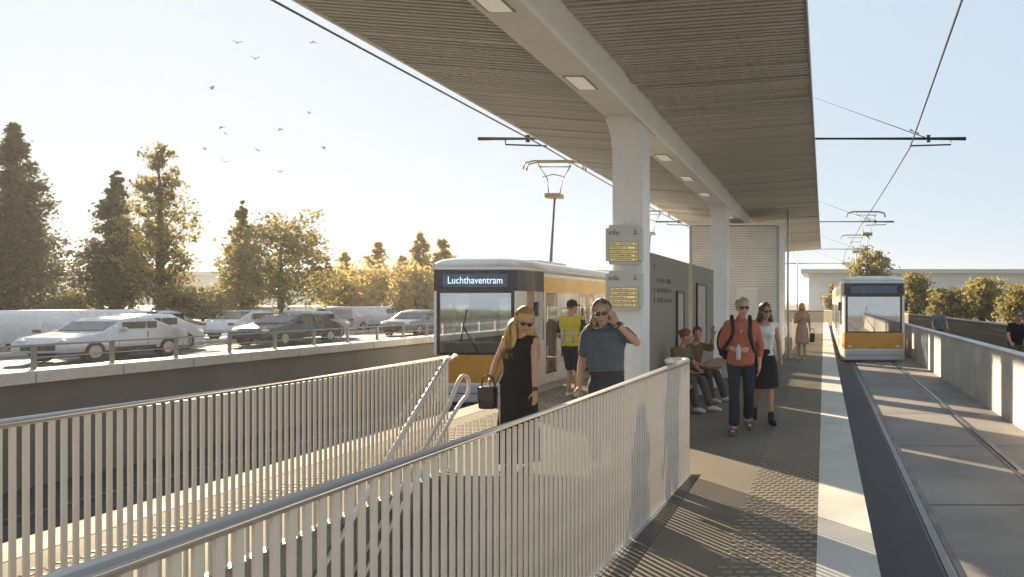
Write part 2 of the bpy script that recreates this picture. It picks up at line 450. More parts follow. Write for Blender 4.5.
# info displays on the first column
for i, zc in enumerate((EYE+(302-246.5)/70.2, EYE+(302-290.5)/70.2)):
    t = thing('info_display', ('upper' if i == 0 else 'lower')+' grey information box with yellow text rows on the white column', 'information display',
              (CX-.02, 10.25-.235, zc), 0, 'information boxes on the column')
    bm = B(); box(bm, -.25, .25, -.09, .02, -.27, .27)
    bmesh.ops.bevel(bm, geom=[e for e in bm.edges if abs(e.verts[0].co.y-e.verts[1].co.y) > .05], offset=.045, segments=5, affect='EDGES')
    obj('housing', bm, mat('display_housing', (.60, .59, .57), .45, .05, var=.06), t)
    bm = B(); box(bm, -.205, .205, -.096, -.0905, -.24, .045)
    sc_ = obj('screen', bm, mat('screen_pale', (.46, .43, .36), .3, var=.04), t)
    rnd = random.Random(3+i)
    for k in range(5):
        z = .012-.0545*k
        bm = B(); box(bm, -.185, .185, -.0985, -.0962, z-.014, z+.014); ro = obj('text_row', bm, M_AMBER, sc_)
        bm = B(); x = -.178
        end = rnd.choice((.13, .12, .06))
        while x < end:
            wd = rnd.uniform(.008, .02)
            box(bm, x, x+wd, -.1005, -.0988, z-.009, z+rnd.choice((.004, .009)))
            x += wd+rnd.choice((.004, .004, .004, .014))
        box(bm, .158, .176, -.1005, -.0988, z-.009, z+.009)
        obj('text_marks', bm, M_AMBTX, sc_)
    me = text_mesh('info', .10); o = link('lettering', me, mat('letter_grey', (.13, .13, .13), .6), t)
    o.location = (-.135, -.0915, .165); o.rotation_euler = (R(90), 0, 0)
    bm = B()
    for k in range(3): box(bm, .13+.012*k, .185-.008*k, -.094, -.0902, .14+.03*k, .156+.03*k)
    obj('route_symbol', bm, MATS['letter_grey'], t)

# screens
def wind_screen(label, y0, y1, poster, letters):
    t = thing('platform_screen', label, 'screen wall', (-2.66, y0, 0), 0, 'upright screen walls on the platform')
    L = y1-y0; H = 2.5
    bm = B(); box(bm, -.035, .035, .07, L, .06, H); obj('board', bm, M_PANEL, t)
    bm = B(); box(bm, -.045, .045, 0, .068, 0, H+.012, .006); obj('edge_post', bm, M_PANELE, t)
    bm = B(); box(bm, -.05, .05, .08, L, 0, .058); obj('plinth', bm, M_DARKST, t)
    a, b, z0, z1 = poster
    pc = B(); fr = .05; X = .0375
    for q in ((a, b, z0, z0+fr), (a, b, z1-fr, z1), (a, a+fr, z0+fr, z1-fr), (b-fr, b, z0+fr, z1-fr)): box(pc, X, X+.035, *q)
    f_ = obj('poster_frame', pc, M_BLACK, t)
    bm = B(); box(bm, X, X+.018, a+fr, b-fr, z0+fr, z1-fr); obj('poster', bm, M_POSTER, f_)
    if letters:
        bm = B(); rnd = random.Random(2)
        for (z, ya, yb) in ((1.93+.16, .75, 1.75), (1.93, .72, 1.75), (1.77, .72, 1.75)):
            y = ya
            while y < yb:
                wd = rnd.uniform(.03, .075)
                box(bm, .0352, .0375, y, y+wd, z-.03, z+rnd.choice((.03, .045)))
                y += wd+rnd.choice((.018, .018, .07))
        for z in (2.3, 1.93, 1.77): box(bm, .0352, .0375, .5, .58, z-.035, z+.035)
        obj('lettering', bm, mat('letter_brown', (.055, .045, .035), .6), t)
    return t
wind_screen('brown board screen with dark lettering, next to the display column', 10.6, 13.95, (2.15, 2.8, .55, 1.95), True)
wind_screen('brown board screen with a tall framed poster, behind the man in the rust shirt', 14.2, 17.1, (.55, 1.7, .82, 2.14), False)

# bench
def bench(y0, y1, label):
    t = thing('platform_bench', label, 'bench', (-2.3, y0, 0), 0, 'wooden benches against the screens')
    L = y1-y0
    bm = B()
    for k in range(4): box(bm, -.23+k*.118, -.23+k*.118+.108, 0, L, .40, .45, .006)
    obj('seat', bm, M_WOOD, t)
    for y in (.25, L-.25):
        bm = B(); box(bm, -.18, .18, y-.04, y+.04, 0, .398, .01); obj('leg', bm, M_LOUV, t)
bench(10.9, 13.8, 'wooden bench with two people sitting on it'); bench(14.5, 16.9, 'wooden bench under the framed poster, partly hidden by the couple')

# service building
sb = thing('service_building', 'white louvred service cabin under the far part of the canopy', 'building', (0, 21.4, 0))
bx0, bx1, H = -4.0, -1.335, 4.05; D = 3.2
bm = B(); box(bm, bx0+.03, bx1-.03, .03, D-.03, 0, H-.06); obj('wall', bm, mat('louvre_backing', (.62, .59, .55), .7), sb)
bm = B(); z = .12
while z < H-.1:
    box(bm, bx0+.08, bx1-.08, -.02, .028, z, z+.045)
    box(bm, bx1-.029, bx1+.004, .08, D-.08, z, z+.038)
    z += .075
obj('louvre_cladding', bm, M_LOUV, sb)
for x in (bx0, bx1-.075):
    for y in (-.012, D-.08):
        bm = B(); box(bm, x, x+.077, y, y+.09, 0, H-.03); obj('corner_post', bm, mat('corner_grey', (.40, .40, .41), .5, .3), sb)
bm = B(); box(bm, bx0-.03, bx1+.03, -.04, D+.03, H-.028, H+.03); obj('roof', bm, M_LOUV, sb)
bm = B(); box(bm, -2.62, -1.95, -.06, -.0085, .95, 2.15, .01); o = obj('notice_board', bm, mat('board_white', (.7, .68, .64), .5, var=.04))
o.location = (0, 21.4, 0); tag(o, 'blank white notice board on the louvred cabin behind the couple', 'notice board')
t = thing('slim_post', 'slim pale post beside the right corner of the louvred cabin', 'post', (-1.12, 22.6, 0))
bm = B(); tube(bm, [(0, 0, 0), (0, 0, 4.63)], .045, 12); obj('shaft', bm, M_STEELW, t, True)
bm = B(); box(bm, -.12, .12, -.12, .12, 0, .02); obj('foot', bm, M_STEELG, t)

# ------------------------------------------------------------------ walls
# right parapet
t = thing('parapet_wall', 'smooth pale concrete parapet right of the tram track', 'wall', (0, 0, 0))
bm = B(); box(bm, 3.2, 3.42, -8, 60, -.36, .85, .012); obj('wall_panel', bm, M_CONC, t)
bm = B(); box(bm, 3.185, 3.435, -8, 60, .853, .885, .006); obj('coping', bm, M_CONC, t)
# cycle path
bm = B(); quad(bm, (3.43, -10, -.25), (9, -10, -.25), (9, 120, -.25), (3.43, 120, -.25))
kind(obj('cycle_path', bm, M_TRACK), 'structure')
# far noise wall (brown boards) curving behind the cyclists
pl = [(6.25, 22.8), (6.0, 30), (5.9, 38), (5.2, 48), (3.6, 58), (0, 66), (-4, 71)]
t = thing('timber_barrier', 'brown plank barrier with pale end post behind the cyclists', 'barrier', (0, 0, 0))
bm = B()
pts = []
for (a, b), (c, d) in zip(pl, pl[1:]):
    for k in range(10): pts.append(Vector((a+(c-a)*k/10, b+(d-b)*k/10, 0)))
pts.append(Vector((*pl[-1], 0)))
z0, z1 = -.36, .96
nb = 7
for k in range(nb):
    za = z0+(z1-z0)*k/nb+.008; zb2 = z0+(z1-z0)*(k+1)/nb-.008
    rs = []
    for i, p in enumerate(pts):
        d = (pts[min(i+1, len(pts)-1)]-pts[max(i-1, 0)]).normalized(); nn = Vector((d.y, -d.x, 0))*.04
        rs.append([p+nn+Vector((0, 0, za)), p+nn+Vector((0, 0, zb2)), p-nn+Vector((0, 0, zb2)), p-nn+Vector((0, 0, za))])
    rings(bm, rs)
obj('plank_panel', bm, mat('barrier_plank', (.135, .105, .07), .8, var=.25, scale=4, aniso_scale=(.6, .6, 6)), t)
bm = B()
rs = []
for i, p in enumerate(pts):
    d = (pts[min(i+1, len(pts)-1)]-pts[max(i-1, 0)]).normalized(); nn = Vector((d.y, -d.x, 0))*.07
    rs.append([p+nn+Vector((0, 0, z1)), p+nn+Vector((0, 0, z1+.05)), p-nn+Vector((0, 0, z1+.05)), p-nn+Vector((0, 0, z1))])
rings(bm, rs); obj('cap_rail', bm, M_PANELE, t)
bm = B(); box(bm, 6.18, 6.4, 22.55, 22.79, -.36, 1.03, .01); obj('end_post', bm, M_CONC, t)

# left retaining wall with coping
t = thing('retaining_wall', 'long shaded concrete wall carrying the road beyond the left track', 'wall', (0, 0, 0))
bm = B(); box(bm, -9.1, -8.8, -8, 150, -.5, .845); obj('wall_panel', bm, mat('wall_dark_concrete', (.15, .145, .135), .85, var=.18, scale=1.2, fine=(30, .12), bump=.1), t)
bm = B(); y = -8
while y < 150:
    box(bm, -9.16, -8.74, y, y+.985, .848, .985, .008); y += 1.0
obj('coping', bm, M_CONC, t)
t = thing('roadside_railing', 'low grey metal railing on top of the road wall', 'railing', (-9.0, 0, .985))
rl = mat('galvanised', (.24, .24, .24), .45, .6)
bm = B(); tube(bm, [(0, -3, .27), (0, 90, .27)], .016, 6); obj('rail', bm, rl, t)
bm = B(); tube(bm, [(0, -3, .13), (0, 90, .13)], .010, 6); obj('rail', bm, rl, t)
bm = B(); box(bm, -.018, .018, -.018, .018, 0, .275); box(bm, -.05, .05, -.05, .05, 0, .01)
pm = bpy.data.meshes.new('post'); bm.to_mesh(pm); bm.free(); pm.materials.append(rl)
for i in range(60):
    o = bpy.data.objects.new('post', pm); COL.objects.link(o); o.parent = t; o.location = (0, 8.2-2*.9+i*.9, 0)
# road and verge
bm = B(); quad(bm, (-35.5, -60, -.12), (-9.12, -60, -.12), (-9.12, 900, -.12), (-35.5, 900, -.12))
kind(obj('road', bm, M_ASPH), 'structure')
bm = B()
for x in (-21.5, -34.6):
    quad(bm, (x-.07, -60, -.116), (x+.07, -60, -.116), (x+.07, 300, -.116), (x-.07, 300, -.116))
for x in (-25, -31.5):
    y = -20
    while y < 220:
        quad(bm, (x-.06, y, -.116), (x+.06, y, -.116), (x+.06, y+3, -.116), (x-.06, y+3, -.116)); y += 7
kind(obj('road_marking', bm, M_WHITE), 'structure')
bm = B(); box(bm, -28.5, -27.9, -60, 300, -.17, .0); kind(obj('median_kerb', bm, M_CONC), 'structure')
vs = []; fs = []
xs = [-35.4, -35.8, -36.6, -38.5, -41, -60, -100, -180, -320, -500]; hs = [-.1, .1, .4, .7, .85, .9, .95, 1., 1.1, 1.3]
ys = list(range(-60, 0, 20))+list(range(0, 120, 6))+[130, 160, 200, 300, 450, 900]
for j, y in enumerate(ys):
    for i, x in enumerate(xs):
        vs.append((x, y, hs[i]+(0 if i == 0 else .12*noise.noise(Vector((x*.1, y*.12, 0))))))
for j in range(len(ys)-1):
    for i in range(len(xs)-1):
        a = j*len(xs)+i; fs.append((a, a+1, a+1+len(xs), a+len(xs)))
kind(raw('verge', vs, fs, M_GRASS, smooth=True), 'structure')
# right meadow
bm = B(); quad(bm, (9, -20, -.2), (480, -20, -.2), (480, 880, .3), (9, 880, .3)); kind(obj('meadow', bm, M_GRASS), 'structure')

# distant pale building
def far_building(label, x0, x1, y, h, rz=0):
    t = thing('terminal_building', label, 'building', (x0, y, 0), rz, 'distant terminal buildings')
    L = x1-x0
    wallm = mat('far_wall', (.62, .61, .58), .7, var=.06, scale=.1)
    bm = B(); box(bm, 0, L, 0, 30, -.3, h); obj('wall', bm, wallm, t)
    bm = B(); box(bm, -2, L+2, -3, 32, h+.05, h+1.1); obj('roof', bm, mat('far_roof', (.34, .33, .31), .7), t)
    for z in (.32, .62):
        bm = B(); box(bm, 3, L-3, -.25, -.02, h*z, h*z+1.6); obj('window_band', bm, mat('far_glass', (.48, .49, .50), .2, var=.1), t)
far_building('long pale flat-roofed building beyond the trees on the left', -330, -70, 215, 9.6)
far_building('long pale flat-roofed building beyond the trees on the right', -4, 150, 190, 9.2)
# ------------------------------------------------------------------ trams
def tram(label, xc, y0, half, nose_half, length, display):
    t = thing('tram', label, 'tram', (xc, y0, RZ), 0, 'white and orange trams')
    zoff = -RZ
    Z = lambda z: z+zoff
    def w(y):   # half width along the length from the nose
        k = min(1, max(0, y/1.0)); k = 1-(1-k)**2
        return nose_half+(half-nose_half)*k
    nosey = [0, .04, .12, .3, .6, 1.0]
    bays = [(1.0, 1.12, 'pillar'), (1.12, 1.75, 'slim'), (1.75, 2.0, 'pillar')]
    y = 2.0
    pat = [('window', 1.1), ('pillar', .1), ('door', 1.15), ('pillar', .12), ('window', 1.35), ('pillar', .08), ('window', 1.35), ('pillar', .14), ('door', 1.15), ('pillar', .1), ('window', 1.2), ('pillar', .22)]
    i = 0
    while y < length-1.2:
        k, d = pat[i % len(pat)]; i += 1
        bays.append((y, y+d, k)); y += d
    yend = y
    body = B(); band = B(); sband = [B(), B()]; roofm = B(); dark = B()
    def wall(bm, s, ya, yb, za, zb_):
        quad(bm, (s*w(ya), ya, Z(za)), (s*w(yb), yb, Z(za)), (s*w(yb), yb, Z(zb_)), (s*w(ya), ya, Z(zb_)))
    gl = []; doors = []
    for s in (-1, 1):
        for a, b in zip(nosey, nosey[1:]):
            wall(body, s, a, b, -.26, .13); wall(band, s, a, b, .13, .69) if b < .35 else wall(body, s, a, b, .13, .69)
            wall(dark, s, a, b, 1.97, 2.40)
            wall(body, s, a, b, 2.40, 2.46)
            if a < .3: wall(body, s, a, b, .69, 1.97)
            else: gl.append((s, a, b, .95, 1.97)); wall(body, s, a, b, .69, .95)
        for ya, yb, k in bays:
            wall(body, s, ya, yb, -.2, .0)
            wall(sband[(s+1)//2], s, ya, yb, 1.95, 2.29); wall(body, s, ya, yb, 2.29, 2.36)
            if k == 'pillar':
                wall(body, s, ya, yb, 0, 1.95)
            elif k == 'window':
                wall(body, s, ya, yb, 0, .5); wall(body, s, ya, yb, 1.62, 1.95)
                gl.append((s, ya, yb, .5, 1.62))
            elif k == 'slim':
                wall(body, s, ya, yb, 0, .2); gl.append((s, ya, yb, .2, 1.95))
            else: doors.append((s, ya, yb))
    # front face
    nh = nose_half
    def fq(bm, x0, x1, za, zb_, y=0.): quad(bm, (x0, y, Z(za)), (x1, y, Z(za)), (x1, y, Z(zb_)), (x0, y, Z(zb_)))
    fq(body, -nh, nh, -.26, .13); fq(band, -nh, nh, .13, .69)
    fq(body, -nh, -nh+.05, .69, 1.97); fq(body, nh-.05, nh, .69, 1.97)
    fq(body, -nh, nh, 2.40, 2.46)
    fq(dark, -nh+.05, nh-.05, .69, .735); fq(dark, -nh+.05, -nh+.12, .735, 1.93); fq(dark, nh-.12, nh-.05, .735, 1.93)
    fq(dark, -nh+.05, nh-.05, 1.93, 1.97); fq(dark, -nh, nh, 1.97, 2.40)
    # bumper lip
    bu = B(); box(bu, -nh+.03, nh-.03, -.06, .1, Z(-.25), Z(.11), .03); 
    # rear
    for bm_, za, zb_ in ((body, -.13, 1.95), (body, 1.95, 2.29), (body, 2.29, 2.36)):
        quad(bm_, (-w(yend), yend, Z(za)), (w(yend), yend, Z(za)), (w(yend), yend, Z(zb_)), (-w(yend), yend, Z(zb_)))
    # roof: rounded section lofted along the tram
    rs = []
    for yy, kz, e in [(-.0, .55, .0), (.05, .8, .02), (.2, 1, .04), (.6, 1, .04), (1.0, 1, .04), (yend, 1, .04)]:
        ww = w(max(yy, 0)); sec = []
        zb0 = 2.46 if yy < 1 else 2.36
        for q in range(0, 13):
            a = math.pi*q/12
            x = math.copysign(abs(math.cos(a))**.45, math.cos(a))*ww
            z = zb0+(2.64-zb0)*kz*(math.sin(a)**.6)
            sec.append((x, yy, Z(z)))
        rs.append(sec)
    rings(roofm, rs)
    obj('body', body, M_TRAMW, t); obj('front_band', band, M_TRAMO, t)
    for q in sband: obj('side_band', q, M_TRAMY, t)
    obj("roof", roofm, M_TRAMR, t, True)
    obj('front_surround', dark, M_TRAMD, t); obj('bumper', bu, mat('tram_bumper', (.50, .53, .56), .35, var=.05), t)
    bm = B(); box(bm, -nh+.1, nh-.1, -.064, -.0605, Z(-.08), Z(-.065)); obj('bumper_groove', bm, M_TRAMD, t)
    bm = B(); fq(bm, -nh+.12, nh-.12, .735, 1.93, .004); obj('windscreen', bm, M_WIND, t)
    for s, a, b, za, zb_ in gl:
        bm = B(); e = .012 
        quad(bm, (s*(w(a)-e), a, Z(za)), (s*(w(b)-e), b, Z(za)), (s*(w(b)-e), b, Z(zb_)), (s*(w(a)-e), a, Z(zb_)))
        g = obj('window', bm, M_GLASS, t)
        bm = B()
        X = s*(w(b)+.002); f_ = .03
        if b > 1.05:
            for q in ((a, b, za, za+f_), (a, b, zb_-f_, zb_), (a, a+f_, za+f_, zb_-f_), (b-f_, b, za+f_, zb_-f_)):
                quad(bm, (X, q[0], Z(q[2])), (X, q[1], Z(q[2])), (X, q[1], Z(q[3])), (X, q[0], Z(q[3])))
            obj('frame', bm, M_TRAMD, g)
    for s, a, b in doors:
        bm = B(); f_ = .06; mid = (a+b)/2
        X = s*(half+.004)
        for q in ((a, b, -.0, .1), (a, b, 1.87, 1.948), (a, a+f_, .1, 1.87), (b-f_, b, .1, 1.87), (mid-.035, mid+.035, .1, 1.87)):
            quad(bm, (X, q[0], Z(q[2])), (X, q[1], Z(q[2])), (X, q[1], Z(q[3])), (X, q[0], Z(q[3])))
        d_ = obj('door', bm, M_TRAMD, t)
        bm = B(); X = s*(half-.006)
        quad(bm, (X, a+f_, Z(.1)), (X, b-f_, Z(.1)), (X, b-f_, Z(1.87)), (X, a+f_, Z(1.87))); obj('door_glass', bm, M_GLASS, d_)
    # joints / gaiters
    for yy in (9.2, 18.6):
        if yy < yend:
            bm = B()
            for s in (-1, 1): box(bm, s*half-.012, s*half+.012, yy, yy+.16, Z(0), Z(2.33))
            obj('gaiter', bm, M_TRAMD, t)
    # interior
    bm = B(); box(bm, -half+.06, half-.06, .3, yend-.05, Z(-.02), Z(.02)); obj('floor_panel', bm, M_TRAMI, t)
    bm = B(); box(bm, -nh+.12, nh-.12, .12, .55, Z(.3), Z(.93), .03); obj('driver_console', bm, M_TRAMD, t)
    yy = 2.3
    while yy < yend-1:
        for s in (-1, 1):
            bm = B(); xo = s*(half-.35)
            box(bm, xo-.22, xo+.22, yy, yy+.45, Z(.38), Z(.47)); box(bm, xo-.22, xo+.22, yy+.40, yy+.47, Z(.45), Z(1.05), .02)
            box(bm, xo-.1, xo+.1, yy+.1, yy+.3, Z(.021), Z(.38))
            obj('seat', bm, M_SEATF, t)
        yy += 1.6 if int(yy) % 3 else 2.4
    # underframe and bogies
    bm = B()
    for yy in (2.6, 11.5, 20.5):
        if yy < yend-2: box(bm, -half+.12, half-.12, yy, yy+2.0, .09, Z(-.14))
    box(bm, -half+.2, half-.2, .4, yend-.3, .14, Z(-.025)); obj('underframe', bm, M_DARKST, t)
    # headlights
    for s in (-1, 1):
        bm = B(); ell(bm, (s*(nh-.2), -.005, Z(.22)), (.09, .012, .045)); obj('headlight', bm, mat('lamp_glass', (.7, .7, .68), .15), t, True)
        bm = B(); box(bm, s*(half+.02)-.05, s*(half+.02)+.05, .5, .56, Z(1.45), Z(1.75), .015); obj('mirror', bm, M_TRAMD, t)
    # driver's display
    bm = B(); hw_ = nh*.78; box(bm, -hw_, hw_, -.014, -.003, Z(2.05), Z(2.31)); dp = obj('destination_display', bm, M_DISP, t)
    if display:
        me = text_mesh(display, .205, .001); o = link('lettering', me, M_DTXT, dp)
        k = (1.95*hw_*.82)/max(v.co.x-u.co.x for v in me.vertices for u in me.vertices[:1]) if False else 1
        xs_ = [v.co.x for v in me.vertices]; wd = max(xs_)-min(xs_)
        o.scale = (2*hw_*.84/wd, 1, 1); o.location = (0, -.017, Z(2.18)); o.rotation_euler = (R(90), 0, 0)
    # wiper
    bm = B(); tube(bm, [(.05, -.02, Z(.75)), (.05-nh*.35, -.025, Z(1.25))], .012, 6); tube(bm, [(.05-nh*.35-.05, -.022, Z(.95)), (.05-nh*.35+.06, -.022, Z(1.6))], .010, 6)
    obj('wiper', bm, M_BLACK, t, True)
    # roof boxes
    for yy in (2.2, 7.2, 12.5, 20):
        if yy < yend-3: bm = B(); box(bm, -half*.45, half*.45, yy, yy+1.7, Z(2.6), Z(2.72), .05); obj('roof_box', bm, M_TRAMR, t)
    # pantographs
    for yy in (4.3, 14.5):
        pg = B()
        dx = -.02
        tube(pg, [(dx, yy-.3, Z(2.62)), (dx+.05, yy-.15, Z(4.45))], .05, 10, .035)
        a_ = obj('pantograph', pg, mat('insulator_blue', (.10, .16, .26), .4, .3), t, True)
        hb = B(); zt = 5.4
        box(hb, dx-.16, dx+.24, yy-.3, yy-.0, Z(4.42), Z(4.54), .02)
        for s in (-1, 1):
            tube(hb, [(dx+.04+s*.14, yy-.15, Z(4.5)), (dx+.04+s*.2, yy-.1, Z(4.95)), (dx+s*.4, yy, Z(zt-.14))], .014, 6)
        tube(hb, [(dx-.28, yy-.1, Z(4.98)), (dx, yy-.1, Z(5.05)), (dx+.3, yy-.1, Z(4.98))], .014, 6)
        for q in (-.1, .1):
            tube(hb, [(dx-.78, yy+q, Z(zt-.22)), (dx-.74, yy+q, Z(zt-.06)), (dx-.5, yy+q, Z(zt)), (dx+.5, yy+q, Z(zt)), (dx+.74, yy+q, Z(zt-.06)), (dx+.78, yy+q, Z(zt-.22))], .022, 6)
        tube(hb, [(dx-.4, yy, Z(zt-.14)), (dx+.4, yy, Z(zt-.14))], .018, 6)
        for s in (-1, 1): tube(hb, [(dx+s*.4, yy-.1, Z(zt-.02)), (dx+s*.4, yy, Z(zt-.14)), (dx+s*.4, yy+.1, Z(zt-.02))], .014, 6)
        obj('collector_head', hb, mat('pan_brass', (.36, .27, .13), .45, .5), a_, True)
    return t
tram('white and orange tram waiting behind the blonde woman at the left platform edge', -6.97, 14.4, .98, .83, 27, 'Luchthaventram')
tram('white and orange tram approaching on the right-hand track', 1.72, 24.8, 1.15, 1.02, 24, None)

# ------------------------------------------------------------------ overhead line
def gantry(y, base, label):
    t = thing('catenary_mast', label, 'catenary mast', (CX, y, base), 0, 'overhead line masts')
    Zr = lambda z: z-base
    za = 5.72
    bm = B(); tube(bm, [(0, 0, 0), (0, 0, Zr(7.7))], .09, 10); obj('mast', bm, M_STEELG, t, True)
    for s, xe, xw in ((1, 3.45-CX, 2.09-CX), (-1, -8.4-CX, -6.75-CX)):
        bm = B(); tube(bm, [(s*.09, 0, Zr(za)), (xe, 0, Zr(za))], .045, 8); arm = obj('arm', bm, M_DARKST, t, True)
        bm = B(); tube(bm, [(xw+s*.45, 0, Zr(za)), (s*.05, 0, Zr(7.6))], .012, 6)
        tube(bm, [(xw+s*.22, 0, Zr(za+.12)), (xw+s*.0, 0, Zr(za+.22))], .022, 6); obj('tie_rod', bm, M_DARKST, t)
        bm = B()
        tube(bm, [(xw+s*1.0, .02, Zr(za)), (xw+s*1.0, .02, Zr(za-.14)), (xw+s*.0, .02, Zr(za-.17))], .02, 6)
        tube(bm, [(xw, .02, Zr(za-.17)), (xw, .02, Zr(za-.22))], .014, 6)
        tube(bm, [(xw+s*.45, 0, Zr(za-.08)), (xw+s*.45, 0, Zr(za+.08))], .06, 8)
        obj('registration_arm', bm, M_DARKST, arm)
gantry(17.5, 4.9, 'dark overhead line arm across the canopy, nearest of the row'); gantry(35.6, 4.9, 'dark overhead line arm above the far part of the canopy')
gantry(54, 0, 'overhead line mast just beyond the end of the canopy'); gantry(74, -.3, 'farthest overhead line mast')
def wire(label, pts, r=.012):
    bm = B(); tube(bm, pts, r, 6); o = obj('contact_wire', bm, M_DARKST); tag(o, label, 'wire', 'tram contact wires')
def sag(pts, n=6, s=.06):
    out = []
    for a, b in zip(pts, pts[1:]):
        for k in range(n):
            u = k/n; p = Vector(a).lerp(Vector(b), u); p.z -= s*4*u*(1-u); out.append(p)
    out.append(Vector(pts[-1])); return out
wire('thin black contact wire above the left track', sag([(-6.75, -6, 5.5), (-6.75, 17.5, 5.5), (-6.8, 35.6, 5.5), (-6.75, 54, 5.5), (-6.9, 74, 5.5)]), .016)
wire('thin black contact wire above the right track', sag([(1.0, -6, 5.5), (2.09, 17.5, 5.5), (1.8, 35.6, 5.5), (1.6, 54, 5.5), (1.9, 74, 5.5)]), .016)

# ------------------------------------------------------------------ vehicles on the road
def car(label, x, y, z, colr, L, H, W, van, flip=False):
    t = thing('van' if van else 'car', label, 'van' if van else 'car', (x, y, z), math.pi if flip else 0, 'road traffic beyond the wall')
    m = mat('car_paint_%02d%02d%02d' % tuple(int(c*99) for c in colr), colr, .25, .2, var=.03, spec=.6)
    h = H
    if van: prof = [(-L/2, .3), (-L/2, .95), (-L/2+.35, 1.15), (-L/2+1.0, h-.06), (-L/2+1.4, h), (L/2-.1, h), (L/2, h-.15), (L/2, .3)]
    else: prof = [(-L/2, .32), (-L/2+.02, .62), (-L/2+.25, .78), (-L/2+1.15, .92), (-L/2+1.9, h-.06), (-L/2+2.3, h), (L/2-1.3, h-.03), (L/2-.45, .98), (L/2-.05, .9), (L/2, .5), (L/2-.02, .32)]
    bm = B(); rs = []
    for xx, k in ((-W/2, .93), (-W/2+.08, 1), (W/2-.08, 1), (W/2, .93)):
        rs.append([(xx*(1 if zz < .95 else .90), yy*(.98 if k < 1 else 1), .32+(zz-.32)*(k if zz > 1 else 1)) for yy, zz in prof])
    rings(bm, rs)
    bmesh.ops.recalc_face_normals(bm, faces=bm.faces)
    bmesh.ops.bevel(bm, geom=[e for e in bm.edges if e.calc_face_angle(0) > .12], offset=.045, segments=2, profile=.5, affect='EDGES', clamp_overlap=True)
    obj('body', bm, m, t, True)
    gm = mat('car_window', (.018, .02, .022), .08, spec=.8)
    for s in (-1, 1):
        X = s*(W/2*.955 if van else W/2*.96)
        wins = [(-L/2+.75, -L/2+1.55)] if van else [(-L/2+1.75, -L/2+2.55), (-L/2+2.63, L/2-1.25)]
        for a, b in wins:
            bm = B(); zt = h*.9 if van else h*.9-.02
            box(bm, X-.01, X+.01, a+.02, b, 1.0 if not van else 1.12, zt); obj('window', bm, gm, t)
    bm = B(); ya, za = (-L/2+.38, 1.18) if van else (-L/2+1.22, .97)
    yb, zb_ = (-L/2+.98, h-.1) if van else (-L/2+1.88, h-.09)
    nx = Vector((0, -(zb_-za), yb-ya)).normalized()*.012
    quad(bm, *[Vector((sx*W*.41, yy, zz))+nx for sx, yy, zz in ((-1, ya, za), (1, ya, za), (1, yb, zb_), (-1, yb, zb_))]); obj('windscreen', bm, gm, t)
    if not van:
        ya, za, yb, zb_ = L/2-1.25, h-.07, L/2-.52, 1.02
        quad_b = B(); quad(quad_b, *[Vector((sx*W*.41, yy, zz))+Vector((0, .012, .014)) for sx, yy, zz in ((-1, ya, za), (1, ya, za), (1, yb, zb_), (-1, yb, zb_))]); obj('rear_window', quad_b, gm, t)
    tm = mat('car_trim', (.025, .025, .027), .5)
    for s in (-1, 1):
        bm = B(); box(bm, s*(W/2-.01), s*(W/2+.012), -L/2+1.3, L/2-1.3, .33, .43, .008); obj('sill_trim', bm, tm, t)
        for yy in ((-L/2+1.62, 0.62*L-L/2) if not van else (-L/2+1.6,)):
            bm = B(); box(bm, s*(W/2-.012), s*(W/2+.004), yy, yy+.012, .45, .9); obj('door_gap', bm, tm, t)
        bm = B(); ell(bm, (s*(W/2+.06), -L/2+1.75 if not van else -L/2+1.1, .99), (.08, .06, .07), None, 10, 7); obj('mirror', bm, m, t, True)
        bm = B(); box(bm, s*(W/2-.2)-.14, s*(W/2-.2)+.14, L/2-.06, L/2+.012, .72, .84, .02); obj('tail_light', bm, mat('tail_red', (.3, .02, .015), .3), t)
    bm = B(); box(bm, -W*.3, W*.3, -L/2-.012, -L/2+.05, .40, .58, .015); obj('grille', bm, tm, t)
    for s in (-1, 1):
        for yy in (-L/2+.85, L/2-.85):
            bm = B(); tube(bm, [(s*(W/2-.2), yy, .32), (s*(W/2+.01), yy, .32)], .32, 18); wo = obj('wheel', bm, mat('tyre', (.02, .02, .02), .8), t)
            bm = B(); tube(bm, [(s*(W/2+.005), yy, .32), (s*(W/2+.02), yy, .32)], .2, 14); obj('rim', bm, mat('rim', (.4, .4, .4), .3, .8), wo)
        bm = B(); ell(bm, (s*(W/2-.25), -L/2+.1, .68), (.16, .08, .07)); obj('headlight', bm, MATS['lamp_glass'], t)
cw, cs_, cd, cg = (.70, .70, .69), (.38, .39, .40), (.03, .032, .036), (.15, .16, .17)
cr = (.20, .05, .03)
